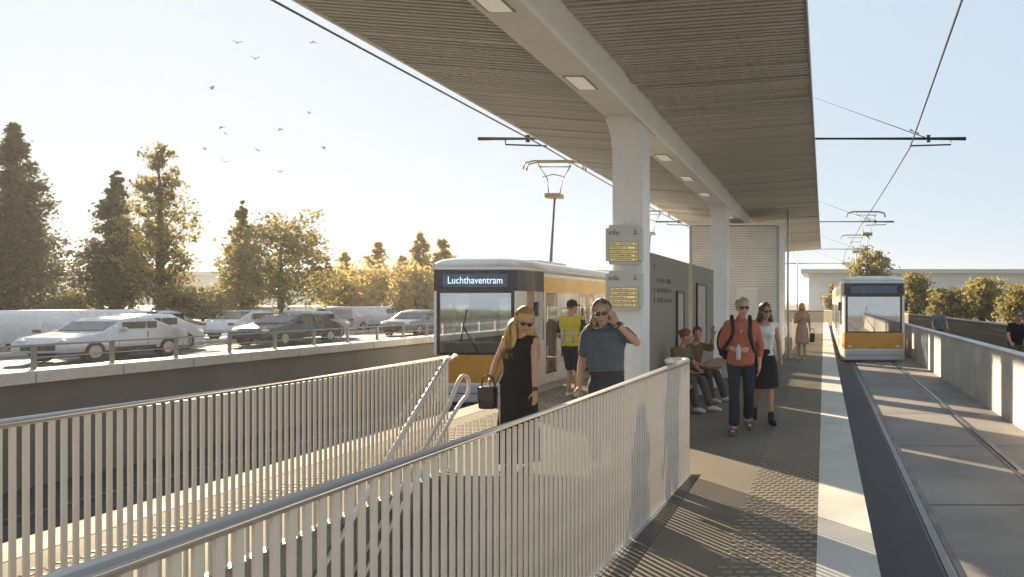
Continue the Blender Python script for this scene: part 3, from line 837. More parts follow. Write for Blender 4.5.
traffic = [
 ('silver hatchback on the near lane at the left edge of the road', -23.6, 23.7, (.5, .5, .5), 4.2, 1.38, 1.75, 0, 0),
 ('black saloon on the near lane between a silver hatchback and a grey saloon', -23.8, 32.0, cd, 4.5, 1.38, 1.78, 0, 0),
 ('dark grey saloon on the near lane close to the tram', -23.6, 41.8, cg, 4.5, 1.4, 1.78, 0, 0),
 ('white saloon on the second lane between two silver cars', -26.2, 27.2, cw, 4.5, 1.42, 1.8, 0, 0),
 ('silver estate car on the second lane', -26.4, 36.5, cs_, 4.6, 1.42, 1.8, 0, 0),
 ('dark red car on the second lane near the tram', -26.2, 46.7, cr, 4.3, 1.4, 1.78, 0, 0),
 ('white panel van on the far carriageway below the tall dark conifer', -30, 29.3, cw, 5.2, 1.56, 1.95, 1, 1),
 ('white saloon on the far carriageway behind the panel van', -30, 37.8, cw, 4.5, 1.46, 1.8, 0, 1),
 ('silver van on the far carriageway in front of the rounded shrub', -30, 47.0, (.55, .56, .57), 5.0, 1.58, 1.95, 1, 1),
 ('black saloon on the far carriageway near the golden trees', -30, 56.7, cd, 4.5, 1.46, 1.8, 0, 1),
 ('white van on the outer lane below the pointed trees', -33, 44.6, cw, 5.2, 1.6, 1.95, 1, 1),
 ('white hatchback on the outer lane left of the rounded shrub', -33, 35.8, cw, 4.2, 1.46, 1.8, 0, 1),
 ('white van on the outer lane behind the paired olive trees', -33, 58.6, cw, 5.2, 1.6, 1.95, 1, 1),
 ('pale grey car on the outer lane, farthest of the traffic', -33, 69.2, (.5, .5, .5), 4.5, 1.46, 1.8, 0, 1),
]
for lb, x, y, c, L, H, W, v, fl in traffic: car(lb, x, y, -.12, c, L, H, W, v, fl)
# ------------------------------------------------------------------ trees
M_BARK = mat('bark', (.09, .07, .05), .9, var=.3, scale=8, bump=.4)
def leafmat(name, rgb):
    return mat(name, rgb, .6, var=.45, scale=1.6, transl=.55, spec=.25)
L_DARK = leafmat('leaf_dark', (.105, .098, .042))
L_OLIV = leafmat('leaf_olive', (.27, .225, .075))
L_GOLD = leafmat('leaf_golden', (.50, .385, .15))
def tree(label, px, py_top, py_base, Y, wpx, shape, leafm, n=6500, leaf=.17, dens=1., seed=0, group='trees beyond the road', name='leafy_tree'):
    rnd = np.random.default_rng(seed+17); rr = random.Random(seed)
    s = F/Y
    base = PX(px, py_base, Y); H = (py_base-py_top)/s; RW = wpx/s/2
    t = thing(name, label, 'tree', base, rr.uniform(0, 6), group)
    bm = B()
    th = H*(.93 if shape != 'broad' else .8)
    r0 = .035*H**.8+.05
    npt = 9
    tr = [Vector((noise.noise(Vector((seed, i*.6, 0)))*.03*H*(i/npt), noise.noise(Vector((seed+9, i*.6, 3)))*.03*H*(i/npt), th*i/(npt-1))) for i in range(npt)]
    tr[0].z = -.25
    tube(bm, tr, r0, 8, .015)
    # limb list
    limbs = []
    nl = {'cone': 95, 'column': 60, 'broad': 34, 'bush': 30}[shape]
    for i in range(nl):
        if shape == 'cone': h = min(.97, max(.04, .06+.9*(i+.5)/nl+rr.uniform(-.05, .05))); rad = RW*(1-h)**.8*(.55 if h < .12 else 1)*rr.uniform(.55, 1.05); up = .5
        elif shape == 'column': h = min(.96, max(.08, .1+.86*(i+.5)/nl+rr.uniform(-.05, .05))); rad = RW*(min(1, h/.3)**.6)*(1-max(0, h-.45)/.56)**.6*rr.uniform(.45, 1.05); up = 1.1
        elif shape == 'broad': h = .22+.72*(i+.5)/nl; rad = RW*math.sqrt(max(.05, 1-((h-.48)/.55)**2))*rr.uniform(.6, 1.1); up = .45
        else: h = .1+.75*(i+.5)/nl; rad = RW*math.sqrt(max(.05, 1-((h-.3)/.72)**2))*rr.uniform(.7, 1.1); up = .35
        a = i*2.4+rr.uniform(-.4, .4)
        f = h*(npt-1)*H/th; k = min(int(f), npt-2)
        p0 = tr[k].lerp(tr[k+1], min(1, f-k)) ; p0 = Vector((p0.x, p0.y, min(p0.z, th)))
        z0 = max(.05*H, h*H-rad*up*.8); 
        q = min(1, z0/th)*(npt-1); k = min(int(q), npt-2); p0 = tr[k].lerp(tr[k+1], q-k)
        p1 = Vector((math.cos(a)*rad, math.sin(a)*rad, h*H+rad*up*.35))
        mid = p0.lerp(p1, .5)+Vector((0, 0, -.05*rad))
        limbs.append((p0, mid, p1, rad))
        tube(bm, [p0, mid, p1], max(.012, r0*.28*(1-h*.6)), 5, .006)
    obj('trunk', bm, M_BARK, t, True)
    # leaves in clumps along the limbs
    wts = np.array([l_[3]+.12*RW for l_ in limbs]); wts /= wts.sum()
    per = 26; nc = n//per
    idx = rnd.choice(len(limbs), nc, p=wts)
    cs = []
    for i in idx:
        p0, mid, p1, rad = limbs[i]
        u = rnd.random()**.55
        c = p0.lerp(mid, u*2) if u < .5 else mid.lerp(p1, (u-.5)*2)
        zz_ = min(1, max(0, c.z/H)); sp = (.10*RW+.10)*(1. if shape in ('broad', 'bush') else max(.16, 1.1-zz_))
        cs.append((c.x+rnd.normal(0, sp), c.y+rnd.normal(0, sp), c.z+rnd.normal(0, sp*.9)))
    if shape in ('cone', 'column'):
        for i in range(max(4, nc//40)):
            cs.append((rnd.normal(0, .04*RW), rnd.normal(0, .04*RW), H*(.86+.145*rnd.random())))
    cs = np.array(cs); nc = len(cs)
    csz = (.085*RW+.13)*(.6+.8*rnd.random(nc))*dens
    if shape == 'column': csz *= np.clip(1.5-cs[:, 2]/H, .3, 1)
    if shape == 'cone': csz *= np.clip(1.12-cs[:, 2]/H, .16, 1)
    pos = np.repeat(cs, per, 0)+rnd.normal(0, 1, (nc*per, 3))*np.repeat(csz, per)[:, None]*[1, 1, .8]
    N = len(pos)
    pos[:, 2] = np.clip(pos[:, 2], .02*H, H*1.02)
    a = rnd.normal(0, 1, (N, 3)); a /= np.linalg.norm(a, axis=1)[:, None]
    b = rnd.normal(0, 1, (N, 3)); b -= a*(a*b).sum(1)[:, None]; b /= np.linalg.norm(b, axis=1)[:, None]
    sz = leaf*(.6+.8*rnd.random(N))
    a *= (sz*.62)[:, None]; b *= (sz*.36)[:, None]
    v = np.stack([pos-a, pos+b, pos+a, pos-b], 1).reshape(-1, 3)
    me = bpy.data.meshes.new('crown'); me.vertices.add(4*N); me.vertices.foreach_set('co', v.astype(np.float32).ravel())
    me.loops.add(4*N); me.loops.foreach_set('vertex_index', np.arange(4*N, dtype=np.int32))
    me.polygons.add(N); me.polygons.foreach_set('loop_start', np.arange(0, 4*N, 4, dtype=np.int32))
    me.update(calc_edges=True); me.validate()
    link('crown', me, leafm, t)
    return t
tree('tall dark conifer cut by the left edge of the picture', 14, 122, 320, 38, 104, 'cone', L_DARK, 24000, .16, 1.0, 1, name='conifer_tree')
tree('dark pointed conifer left of the slender airy tree', 116, 170, 313, 40, 70, 'cone', L_DARK, 15000, .16, .95, 2, name='conifer_tree')
tree('tall slender airy tree with gaps, right of the dark pointed conifer', 160, 140, 318, 38, 62, 'column', L_OLIV, 6500, .16, .8, 3, name='poplar_tree')
tree('olive pointed tree just left of the broad airy tree', 242, 202, 314, 42, 52, 'cone', L_OLIV, 7000, .16, .85, 4, name='poplar_tree')
tree('broad airy olive tree with a visible trunk, right of the olive pointed tree', 281, 212, 318, 40, 96, 'broad', L_OLIV, 5200, .19, .8, 5)
tree('low rounded shrub between the slender tree and the olive pointed tree', 203, 288, 318, 38, 62, 'bush', L_OLIV, 4500, .17, .9, 6, name='shrub')
tree('low dark shrub between the two dark conifers', 66, 290, 318, 40, 34, 'bush', L_OLIV, 2500, .17, .9, 7, name='shrub')
tree('small golden bush just right of the broad airy tree', 340, 268, 312, 52, 44, 'bush', L_GOLD, 3500, .22, .9, 8, name='shrub')
tree('hazy golden bush in the middle of the golden clump', 366, 262, 312, 58, 56, 'bush', L_GOLD, 4000, .25, .95, 9, name='shrub')
tree('thin pale golden poplar rising from the golden clump', 378, 242, 310, 66, 27, 'column', L_GOLD, 2200, .26, .8, 10, name='poplar_tree')
tree('short golden pointed tree at the left end of the golden clump', 345, 254, 312, 62, 24, 'column', L_GOLD, 1800, .25, .8, 11, name='poplar_tree')
tree('golden bush left of the waiting tram', 416, 262, 312, 54, 50, 'bush', L_GOLD, 4200, .23, .95, 12, name='shrub')
tree('tall golden poplar left of the waiting tram', 420, 233, 311, 60, 30, 'column', L_GOLD, 3000, .25, .85, 13, name='poplar_tree')
tree('golden poplar partly behind the roof corner of the waiting tram', 443, 238, 311, 60, 24, 'column', L_GOLD, 2600, .25, .85, 14, name='poplar_tree')
tree('pale pointed tree between the golden clump and the tall golden poplar', 401, 257, 311, 70, 27, 'column', L_GOLD, 1800, .28, .8, 15, name='poplar_tree')
g2 = 'trees right of the tram line'
tree('tall airy tree rising behind the approaching tram', 868, 247, 318, 72, 44, 'broad', L_OLIV, 4800, .28, .85, 21, g2)
tree('small airy tree left of the approaching tram, above its roof', 836, 283, 318, 84, 22, 'broad', L_OLIV, 1800, .3, .85, 22, g2)
tree('tree just right of the approaching tram', 916, 274, 322, 60, 34, 'broad', L_OLIV, 4200, .24, .9, 23, g2)
tree('smaller round tree above the cyclist in the grey shirt', 948, 289, 324, 56, 36, 'broad', L_OLIV, 3400, .23, .9, 24, g2)
tree('bigger round tree right of the cyclist in the grey shirt', 981, 279, 325, 54, 44, 'broad', L_OLIV, 4600, .23, .9, 25, g2)
tree('tree cut by the right edge of the picture, above the cyclist in black', 1023, 286, 328, 50, 50, 'broad', L_OLIV, 4400, .22, .9, 26, g2)

# ------------------------------------------------------------------ birds
rb = random.Random(4)
def bird(px, py, Y, rz, flap):
    t = thing('bird', 'small grey bird flying in the sky above the trees', 'bird', PX(px, py, Y), rz, 'birds over the trees')
    t.scale = (.75, .75, .75)
    bm = B()
    ell(bm, (0, 0, 0), (.06, .19, .055), None, 8, 6); ell(bm, (0, -.2, .03), (.05, .06, .05), None, 8, 6)
    box(bm, -.05, .05, .16, .34, -.01, .01)
    obj('body', bm, M_BIRD, t, True)
    for s in (-1, 1):
        bm = B()
        pr = [(s*.04, -.1, .02), (s*.3, -.14, .02+flap*.22), (s*.58, .04, .02+flap*.32), (s*.3, .08, .02+flap*.2), (s*.04, .12, .02)]
        a = [bm.verts.new(p) for p in pr]; b = [bm.verts.new((p[0], p[1], p[2]+.015)) for p in pr]
        bm.faces.new(a); bm.faces.new(list(reversed(b)))
        for i in range(5): bm.faces.new((a[i], a[(i+1) % 5], b[(i+1) % 5], b[i]))
        obj('wing', bm, M_BIRD, t)
for i, (x, y) in enumerate(((237, 43), (255, 59), (212, 89), (314, 42), (309, 112), (222, 127), (224, 133), (205, 148), (226, 162), (259, 151), (281, 129), (323, 147), (280, 172))):
    bird(x, y, 70+rb.uniform(-8, 12), rb.uniform(0, 6.28), rb.choice((1.1, .7, -.6, .9)))
# ------------------------------------------------------------------ people
def remesh(bm, vox, smooth=3, disp=None):
    me = bpy.data.meshes.new('tmp'); bmesh.ops.recalc_face_normals(bm, faces=bm.faces); bm.to_mesh(me); bm.free()
    o = bpy.data.objects.new('tmp', me); COL.objects.link(o)
    m = o.modifiers.new('r', 'REMESH'); m.mode = 'VOXEL'; m.voxel_size = vox; m.use_smooth_shade = True
    s = o.modifiers.new('s', 'SMOOTH'); s.factor = .5; s.iterations = smooth
    dg = bpy.context.evaluated_depsgraph_get(); dg.update()
    out = bpy.data.meshes.new_from_object(o.evaluated_get(dg))
    bpy.data.objects.remove(o); bpy.data.meshes.remove(me)
    if disp:
        n = len(out.vertices); nr = [v.normal.copy() for v in out.vertices]
        for v, q in zip(out.vertices, nr): v.co += q*disp(v.co)
        out.update()
    out.polygons.foreach_set('use_smooth', [True]*len(out.polygons))
    return out
def wrinkle(amp, f=9., vert=.45, seed=0.):
    off = Vector((seed*3.1, seed, seed*1.7))
    def d(c):
        p = Vector((c.x*f, c.y*f, c.z*f*vert))+off
        q = noise.noise(p)+.5*noise.noise(p*2.3)
        return amp*q
    return d
SKIN = {'fair': (.50, .285, .19), 'tan': (.42, .225, .14), 'mid': (.34, .19, .12)}
def skin(k): return mat('skin_'+k, SKIN[k], .5, var=.06, scale=20, spec=.35)
def cloth(name, rgb, var=.1): return mat('cloth_'+name, rgb, .85, var=var, scale=9, fine=(160, .10), spec=.2)
V = Vector
STAND = dict(pelvis=(0, 0, .93), neck=(0, .015, 1.47), head=(0, -.02, 1.615), shR=(-.19, .015, 1.405), elR=(-.235, .03, 1.125), wrR=(-.235, -.06, .88),
             shL=(.19, .015, 1.405), elL=(.235, .03, 1.125), wrL=(.235, -.06, .88), hipR=(-.09, 0, .90), knR=(-.10, -.02, .49), anR=(-.10, .02, .085),
             hipL=(.09, 0, .90), knL=(.10, -.02, .49), anL=(.10, .02, .085), toR=(-.11, -.15, .03), toL=(.11, -.15, .03), yaw=0, pitch=0, roll=0)
def hand(bm, wr, d, side, curl, k, spread=0.):
    """palm and five fingers; d = direction of the hand, side = thumb side"""
    d = V(d).normalized(); side = V(side); side = (side-d*side.dot(d)).normalized(); nrm = d.cross(side).normalized()
    wr = V(wr); Mx = Matrix((side, nrm, d)).transposed()
    ell(bm, wr+d*.048*k, (.040*k, .019*k, .055*k), Mx, 12, 8)
    cap(bm, wr-d*.02*k, wr+d*.03*k, .026*k, .028*k, 10)
    for i, (o, L) in enumerate(((.029, .074), (.010, .083), (-.010, .077), (-.029, .060))):
        p = wr+d*.088*k+side*o*k; dd = (d+side*o*spread*8).normalized()
        for j, seg in enumerate((.46, .31, .23)):
            ang = curl*(.5+.55*j)
            q = p+(dd*math.cos(ang)+nrm*math.sin(ang))*L*seg*k
            cap(bm, p, q, (.0098-.0008*j)*k, (.0092-.0008*j)*k, 8); p = q
    p = wr+d*.028*k+side*.030*k
    q = p+(side*.7+d*.65+nrm*.25).normalized()*.042*k; cap(bm, p, q, .0125*k, .0105*k, 8)
    cap(bm, q, q+(side*.25+d*.85+nrm*.35).normalized()*.034*k, .0105*k, .009*k, 8)
def torso(bm, J, sec, ex, t0=0., t1=1.):
    pel, nk = V(J['pelvis']), V(J['neck'])
    uS = (V(J['shL'])-V(J['shR'])).normalized(); uH = (V(J['hipL'])-V(J['hipR'])).normalized()
    rs = []
    n = 16
    for i in range(n+1):
        t = t0+(t1-t0)*i/n
        for (ta, a, b, oy), (tb, c, d, oz) in zip(sec, sec[1:]):
            if ta <= t <= tb or (tb == sec[-1][0] and t > tb) or (ta == sec[0][0] and t < ta):
                q = (t-ta)/(tb-ta); q = q*q*(3-2*q) if 0 <= q <= 1 else q; rx = a+(c-a)*q; ry = b+(d-b)*q; oo = oy+(oz-oy)*q; break
        u = uH.lerp(uS, min(1, max(0, t))).normalized(); wv = (nk-pel).normalized(); f = wv.cross(u).normalized()   # f points back
        c = pel.lerp(nk, t)-f*oo
        rx += ex; ry += ex
        rs.append([c+u*math.copysign(abs(math.cos(g))**.85, math.cos(g))*rx+f*math.copysign(abs(math.sin(g))**.85, math.sin(g))*ry for g in [2*math.pi*k/24 for k in range(24)]])
    rings(bm, rs)
SEC_M = [(-.2, .150, .10, 0), (0, .165, .118, 0), (.25, .155, .112, .005), (.5, .165, .115, .008), (.74, .188, .122, .005), (.9, .165, .095, 0), (1.0, .075, .065, 0)]
SEC_F = [(-.2, .150, .10, 0), (0, .172, .122, 0), (.3, .125, .095, .005), (.55, .140, .105, .012), (.7, .155, .118, .016), (.88, .145, .088, 0), (1.0, .058, .055, 0)]
def person(label, X, Y, z0, rz, k, pose, look, group=None):
    J = dict(STAND); J.update(pose); f = look.get('female', False)
    if f:
        for q in ('shR', 'shL', 'elR', 'elL', 'wrR', 'wrL'):
            if q not in pose: v = J[q]; J[q] = (v[0]*.88, v[1], v[2])
    for q in list(J):
        if isinstance(J[q], tuple): J[q] = V(J[q])*k
    t = thing('person', label, 'person', (X, Y, z0), rz, group)
    near = look.get('near', 1.)
    vb = .0075*near; vc = .010*near
    sm = skin(look.get('skin', 'fair'))
    ar = .85 if f else 1.
    Hm = Matrix.Rotation(R(J['yaw']), 3, 'Z') @ Matrix.Rotation(R(J['pitch']), 3, 'X') @ Matrix.Rotation(R(J['roll']), 3, 'Y')
    hc = J['head']; hk = k*(.96 if f else 1.)
    def hp(x, y, z): return hc+Hm @ V((x, y, z))*hk
    def hr(*a): return tuple(q*hk for q in a)
    # ---- body: one continuous surface
    bm = B()
    ell(bm, hp(0, .012, .030), hr(.073, .093, .098), Hm); ell(bm, hp(0, -.022, -.035), hr(.058, .068, .078), Hm); ell(bm, hp(0, -.05, -.088), hr(.028, .03, .022), Hm)
    cap(bm, hp(0, -.082, .018), hp(0, -.106, -.020), .010*hk, .0145*hk, 8); ell(bm, hp(0, -.074, .036), hr(.05, .02, .012), Hm)
    ell(bm, hp(0, -.083, -.056), hr(.022, .011, .008), Hm); ell(bm, hp(0, -.083, -.066), hr(.019, .011, .007), Hm)
    for s in (-1, 1):
        ell(bm, hp(s*.076, .008, -.005), hr(.012, .022, .033), Hm); ell(bm, hp(s*.042, -.058, -.018), hr(.024, .022, .022), Hm)
    cap(bm, hp(0, .02, -.07), J['neck']+V((0, 0, -.04*k)), .052*k*ar, .062*k*ar)
    sec = [(a, b*k, c*k, d*k) for a, b, c, d in (SEC_F if f else SEC_M)]
    torso(bm, J, sec, -.012*k)
    for s in 'RL':
        sh, el, wr = J['sh'+s], J['el'+s], J['wr'+s]
        cap(bm, J['neck'].lerp(sh, .45)+V((0, 0, -.03*k)), sh, .055*k*ar, .056*k*ar); cap(bm, sh, el, .050*k*ar, .040*k*ar); 
        m_ = el.lerp(wr, .3); cap(bm, el, m_, .040*k*ar, .041*k*ar); cap(bm, m_, wr, .041*k*ar, .027*k*ar)
        d = J.get('hd'+s, None); d = (wr-el) if d is None else d
        side = J.get('th'+s, None); side = V((0, -1, 0)) if side is None else side
        cu = J.get('cu'+s, .45)
        hand(bm, wr, d, side, cu*(1 if s == 'L' else -1), k*ar*1.02)
        hi, kn, an = J['hip'+s], J['kn'+s], J['an'+s]
        lg = .66 if look['bottom']['kind'] in ('dress', 'skirt') and look['bottom']['hem'] < .3 else .88 if look['bottom']['kind'] in ('dress', 'skirt') else 1.
        cap(bm, hi, kn, .082*k*lg, .052*k*(lg+1)/2); m_ = kn.lerp(an, .3); cap(bm, kn, m_, .052*k, .053*k*ar); cap(bm, m_, an, .053*k*ar, .034*k*ar)
        to = J['to'+s]; cap(bm, an+V((0, .02*k, -.03*k)), an.lerp(to, .5)+V((0, 0, -.01*k)), .032*k, .032*k); cap(bm, an.lerp(to, .4)+V((0, 0, -.01*k)), to, .032*k, .022*k)
    me = remesh(bm, vb, 2)
    body = link('body', me, [sm, mat('lip', (.36, .12, .10), .45, var=.03), mat('eye_dark', (.03, .02, .018), .3), mat('sole_skin', SKIN['fair'], .5)], t)
    lipc = hp(0, -.094, -.061); eyes = [hp(s*.032, -.082, .012) for s in (-1, 1)]
    inv = Hm.transposed()
    for p in me.polygons:
        c = p.center
        if (c-hc).length < .16*k:
            q = inv @ (c-lipc)
            if abs(q.x) < .024*hk and abs(q.z) < .009*hk and abs(q.y) < .03*hk: p.material_index = 1
            for e in eyes:
                q = inv @ (c-e)
                if abs(q.x) < .013*hk and abs(q.z) < .006*hk and abs(q.y) < .03*hk: p.material_index = 2
    # ---- bottoms
    bt = look['bottom']
    if bt['kind'] in ('trousers', 'shorts'):
        bm = B(); L = bt.get('len', .93)
        torso(bm, J, sec, .012*k, -.16, bt.get('waist', .16))
        for s in 'RL':
            hi, kn, an = J['hip'+s], J['kn'+s], J['an'+s]
            cap(bm, J['pelvis'].lerp(hi, .75), hi, .105*k, .098*k)
            if bt['kind'] == 'shorts': cap(bm, hi, hi.lerp(kn, L), .098*k, .080*k)
            else:
                w_ = bt.get('w', .062)
                cap(bm, hi, kn, .098*k, .068*k); cap(bm, kn, kn.lerp(an, L), .068*k, w_*k)
        o = link('shorts' if bt['kind'] == 'shorts' else 'trousers', remesh(bm, vc, 3, wrinkle(.009*k, 11, .6, X)), cloth(bt['name'], bt['rgb']), t)
        if bt.get('belt'):
            bm = B(); torso(bm, J, sec, .027*k, bt.get('waist', .16)-.035, bt.get('waist', .16)+.03); link('belt', remesh(bm, vc, 2), mat('belt_leather', (.03, .02, .014), .45), t)
    else:
        bm = B(); pel = J['pelvis']; hem = bt['hem']*k; top = bt.get('top', 1.08)*k
        feet = (J['anR']+J['anL'])/2; kk = (J['knR']+J['knL'])/2
        rs = []; n = 14
        sp = abs(J['knR'].x-J['knL'].x)/2
        for i in range(n+1):
            z = top+(hem-top)*i/n
            if z > pel.z: q = (z-pel.z)/(top-pel.z+1e-6); rx, ry = (.182-.045*q)*k, (.132-.028*q)*k; c = pel.lerp(pel+(J['neck']-pel)*((z-pel.z)/(J['neck'].z-pel.z)), 1)
            else:
                q = (pel.z-z)/pel.z; c = pel.lerp(feet if hem < .3*k else kk, min(1, q*1.0)); rx = (.182+bt.get('flare', .05)*q)*k; ry = (.132+bt.get('flare', .05)*1.3*q)*k
            r_ = []
            for g in range(36):
                a = 2*math.pi*g/36; fold = 1+.05*min(1, max(0, (pel.z-z)/(.5*k)))*math.sin(a*7+z*2.2+X)
                r_.append(V((c.x+math.cos(a)*rx*fold, c.y+math.sin(a)*ry*fold, z)))
            rs.append(r_)
        rings(bm, rs)
        if bt['kind'] == 'dress':
            torso(bm, J, sec, .012*k, 0, bt.get('neck', .9))
            for s in (-1, 1): ell(bm, J['pelvis'].lerp(J['neck'], .66)+V((s*.07*k, -.085*k, 0)), (.062*k, .055*k, .06*k))
            for s in 'RL':
                sh = J['sh'+s]; cap(bm, J['neck'].lerp(sh, .5)+V((0, 0, -.035*k)), J['neck'].lerp(sh, .86)+V((0, 0, -.012*k)), .066*k, .060*k)
                if bt.get('sleeve'): cap(bm, sh, sh.lerp(J['el'+s], bt['sleeve']), .056*k, .050*k)
        link(bt['kind'], remesh(bm, vc, 2, wrinkle(.010*k, 8, .35, X)), cloth(bt['name'], bt['rgb']), t)
    # ---- top
    tp = look.get('top')
    if tp:
        bm = B(); hemt = tp.get('hem', .05); ex = tp.get('ease', .020)*k
        torso(bm, J, sec, ex, hemt, tp.get('neckt', .965))
        if f and tp.get('bust', 1):
            for s in (-1, 1): ell(bm, J['pelvis'].lerp(J['neck'], .66)+V((s*.07*k, -.085*k, 0)), (.062*k, .055*k, .06*k))
        for s in 'RL':
            sh, el, wr = J['sh'+s], J['el'+s], J['wr'+s]
            cap(bm, J['neck'].lerp(sh, .4)+V((0, 0, -.035*k)), sh, .062*k*ar, .066*k*ar)
            sv = tp.get('sleeve', .7)
            if sv > 0: cap(bm, sh, sh.lerp(el, min(1, sv)), .066*k*ar, .060*k*ar)
            if sv > 1: cap(bm, el, el.lerp(wr, min(1, sv-1)), .058*k*ar, .046*k*ar)
        if tp.get('collar'):
            cap(bm, J['neck']+V((0, .0, -.02*k)), J['neck']+V((0, -.002, .012*k)), .078*k, .068*k)
        o = link(tp.get('part', 'shirt'), remesh(bm, vc, 3, wrinkle(.011*k, 9, .8, X+1)), cloth(tp['name'], tp['rgb']), t)
        if tp.get('stripes'):
            for zt in tp['stripes']:
                bm = B(); torso(bm, J, sec, ex+.014*k, zt-.03, zt+.03); link('reflective_band', remesh(bm, vc, 1), mat('reflective', (.45, .45, .44), .35), o)
            bm = B()
            for s in (-1, 1):
                tube(bm, [J['neck'].lerp(J['shL' if s > 0 else 'shR'], .55)+V((0, .085*k, -.02*k)), J['pelvis'].lerp(J['neck'], .5)+V((s*.09*k, .152*k, 0)), J['pelvis'].lerp(J['neck'], .1)+V((s*.09*k, .15*k, 0))], .018*k, 6)
            obj('reflective_band', bm, MATS['reflective'], o, True)
        if tp.get('placket'):
            bm = B(); c0 = J['neck']+V((0, -.075*k, -.035*k)); c1 = J['pelvis'].lerp(J['neck'], .72)+V((0, -.146*k, 0))
            cap(bm, c0, c1, .010*k, .012*k, 8); obj('undershirt', bm, cloth('white', (.6, .6, .58)), o, True)
    # ---- shoes
    sh_ = look.get('shoe', dict(name='white', rgb=(.55, .54, .52)))
    for s in 'RL':
        bm = B(); an, to = J['an'+s], J['to'+s]; heel = an+V((0, 0, -.045*k))-(to-an).normalized()*.02*k
        cap(bm, heel, an.lerp(to, .55)+V((0, 0, -.012*k)), .043*k, .040*k); cap(bm, an.lerp(to, .5)+V((0, 0, -.01*k)), to, .040*k, .030*k)
        if sh_.get('boot'): cap(bm, an+V((0, 0, .07*k)), an, .048*k, .045*k)
        if sh_.get('sandal'): 
            bm.free(); bm = B(); cap(bm, heel+V((0, 0, -.03*k)), to+V((0, 0, -.018*k)), .036*k, .040*k); cap(bm, an.lerp(to, .6)+V((-.045*k, 0, .005*k)), an.lerp(to, .6)+V((.045*k, 0, .005*k)), .028*k, .028*k)
        link('shoe', remesh(bm, vc*.8, 1), cloth('shoe_'+sh_['name'], sh_['rgb']), t)
    # ---- hair
    hs = look['hair']; hm = mat('hair_'+hs['name'], hs['rgb'], .48, var=.35, scale=30, aniso_scale=(3, 3, .5), spec=.5)
    if hs['style'] != 'none':
        bm = B(); rr = random.Random(int(abs(X)*977)+5); ln = hs.get('len', .1)
        vol = hs.get('vol', 1.)
        ell(bm, hp(0, .026, .048+.01*(vol-1)*10*.5), hr(.083*vol, .096, .094*vol), Hm)
        if hs['style'] in ('long', 'mid'):
            for s in (-1, 1):
                a = hp(s*.07, .02, .02); b = hp(s*.085, .01, -.07); cap(bm, a, b, .030*hk, .034*hk)
                c = V((b.x+s*.012*k, b.y+.01*k, b.z-ln*k)); cap(bm, b, c, .034*hk, .022*hk)
            a = hp(0, .07, 0); c = V((a.x, a.y+.02*k, a.z-.1*k-ln*k)); cap(bm, a, c, .06*hk, .05*hk)
        if hs.get('bun'): ell(bm, hp(*hs['bun']), hr(.05, .05, .05), Hm)
        hcap = link('hair', remesh(bm, vc*.8, 2, wrinkle(.012*k, 26, .25, X)), hm, t)
        if near < 1.3:
            bm = B(); n = hs.get('strands', 160)
            for i in range(n):
                a = rr.uniform(0, 2*math.pi); e = rr.uniform(.05, 1.45)
                dx, dy, dz = math.cos(a)*math.cos(e), math.sin(a)*math.cos(e), math.sin(e)
                if dy < -.35 and dz < .55: continue
                r_ = rr.uniform(1.0, 1.08)
                p0 = V((dx*.083*r_*vol, .026+dy*.097*r_, .05+.05*(vol-1)+dz*.094*r_*vol))
                if hs['style'] == 'short':
                    tip = p0+V((dx*.015, dy*.015-.012, rr.uniform(-.01, .02))); pts = [hp(*p0), hp(*((p0+tip)/2)), hp(*tip)]
                else:
                    th = math.atan2(p0.y-.026, p0.x)
                    sx = 1 if p0.x >= 0 else -1
                    if p0.y < .04: th = math.atan2(rr.uniform(-.012, .03), sx*.09)
                    q1 = V((math.cos(th)*.092*vol, .022+math.sin(th)*.102, .0)); q2 = V((math.cos(th)*.104*vol*vol*rr.uniform(.95, 1.12), .026+math.sin(th)*.103, -.085))
                    w2 = hp(*q2); L = ln*k*rr.uniform(.6, 1.15)
                    wv = hs.get('wave', .012)*k
                    wx = rr.uniform(-.3, 1)*sx*wv; w3 = w2+V((wx, rr.uniform(-.2, 1)*wv, -L*.5)); w4 = w3+V((rr.uniform(-1, 1)*wv*.8, rr.uniform(-.3, 1)*wv, -L*.5))
                    pts = bez([hp(*p0), hp(*q1), w2, w3, w4], 3)
                tube(bm, pts, hs.get('thick', .0042)*k, 4, .0014*k)
            obj('hair_strands', bm, hm, hcap, True)
    if look.get('cap'):
        bm = B(); ell(bm, hp(0, .018, .06), hr(.088, .102, .085), Hm); ell(bm, hp(0, -.12, .055), hr(.06, .06, .012), Hm)
        link('cap', remesh(bm, vc, 1), cloth(look['cap'][0], look['cap'][1]), t)
    if look.get('helmet'):
        bm = B(); ell(bm, hp(0, .018, .07), hr(.098, .125, .082), Hm); link('helmet', remesh(bm, vc, 1), mat('helmet_shell', (.05, .05, .055), .35), t)
    if look.get('glasses'):
        bm = B()
        for s in (-1, 1):
            ell(bm, hp(s*.033, -.096, .012), hr(.029, .010, .021), Hm, 12, 8)
            tube(bm, [hp(s*.062, -.088, .018), hp(s*.080, -.03, .016), hp(s*.081, .02, .006)], .0035*hk, 6)
        tube(bm, [hp(-.012, -.104, .018), hp(.012, -.104, .018)], .004*hk, 6)
        obj('sunglasses', bm, mat('lens_black', (.008, .007, .007), .12, var=.02, spec=.7), t, True)
    if look.get('watch'):
        s = look['watch']; bm = B(); el, wr = J['el'+s], J['wr'+s]; d = (wr-el).normalized()
        cap(bm, wr-d*.03*k, wr-d*.012*k, .033*k*ar, .033*k*ar, 12); obj('watch', bm, mat('watch_strap', (.03, .025, .02), .4), t, True)
    return t, J

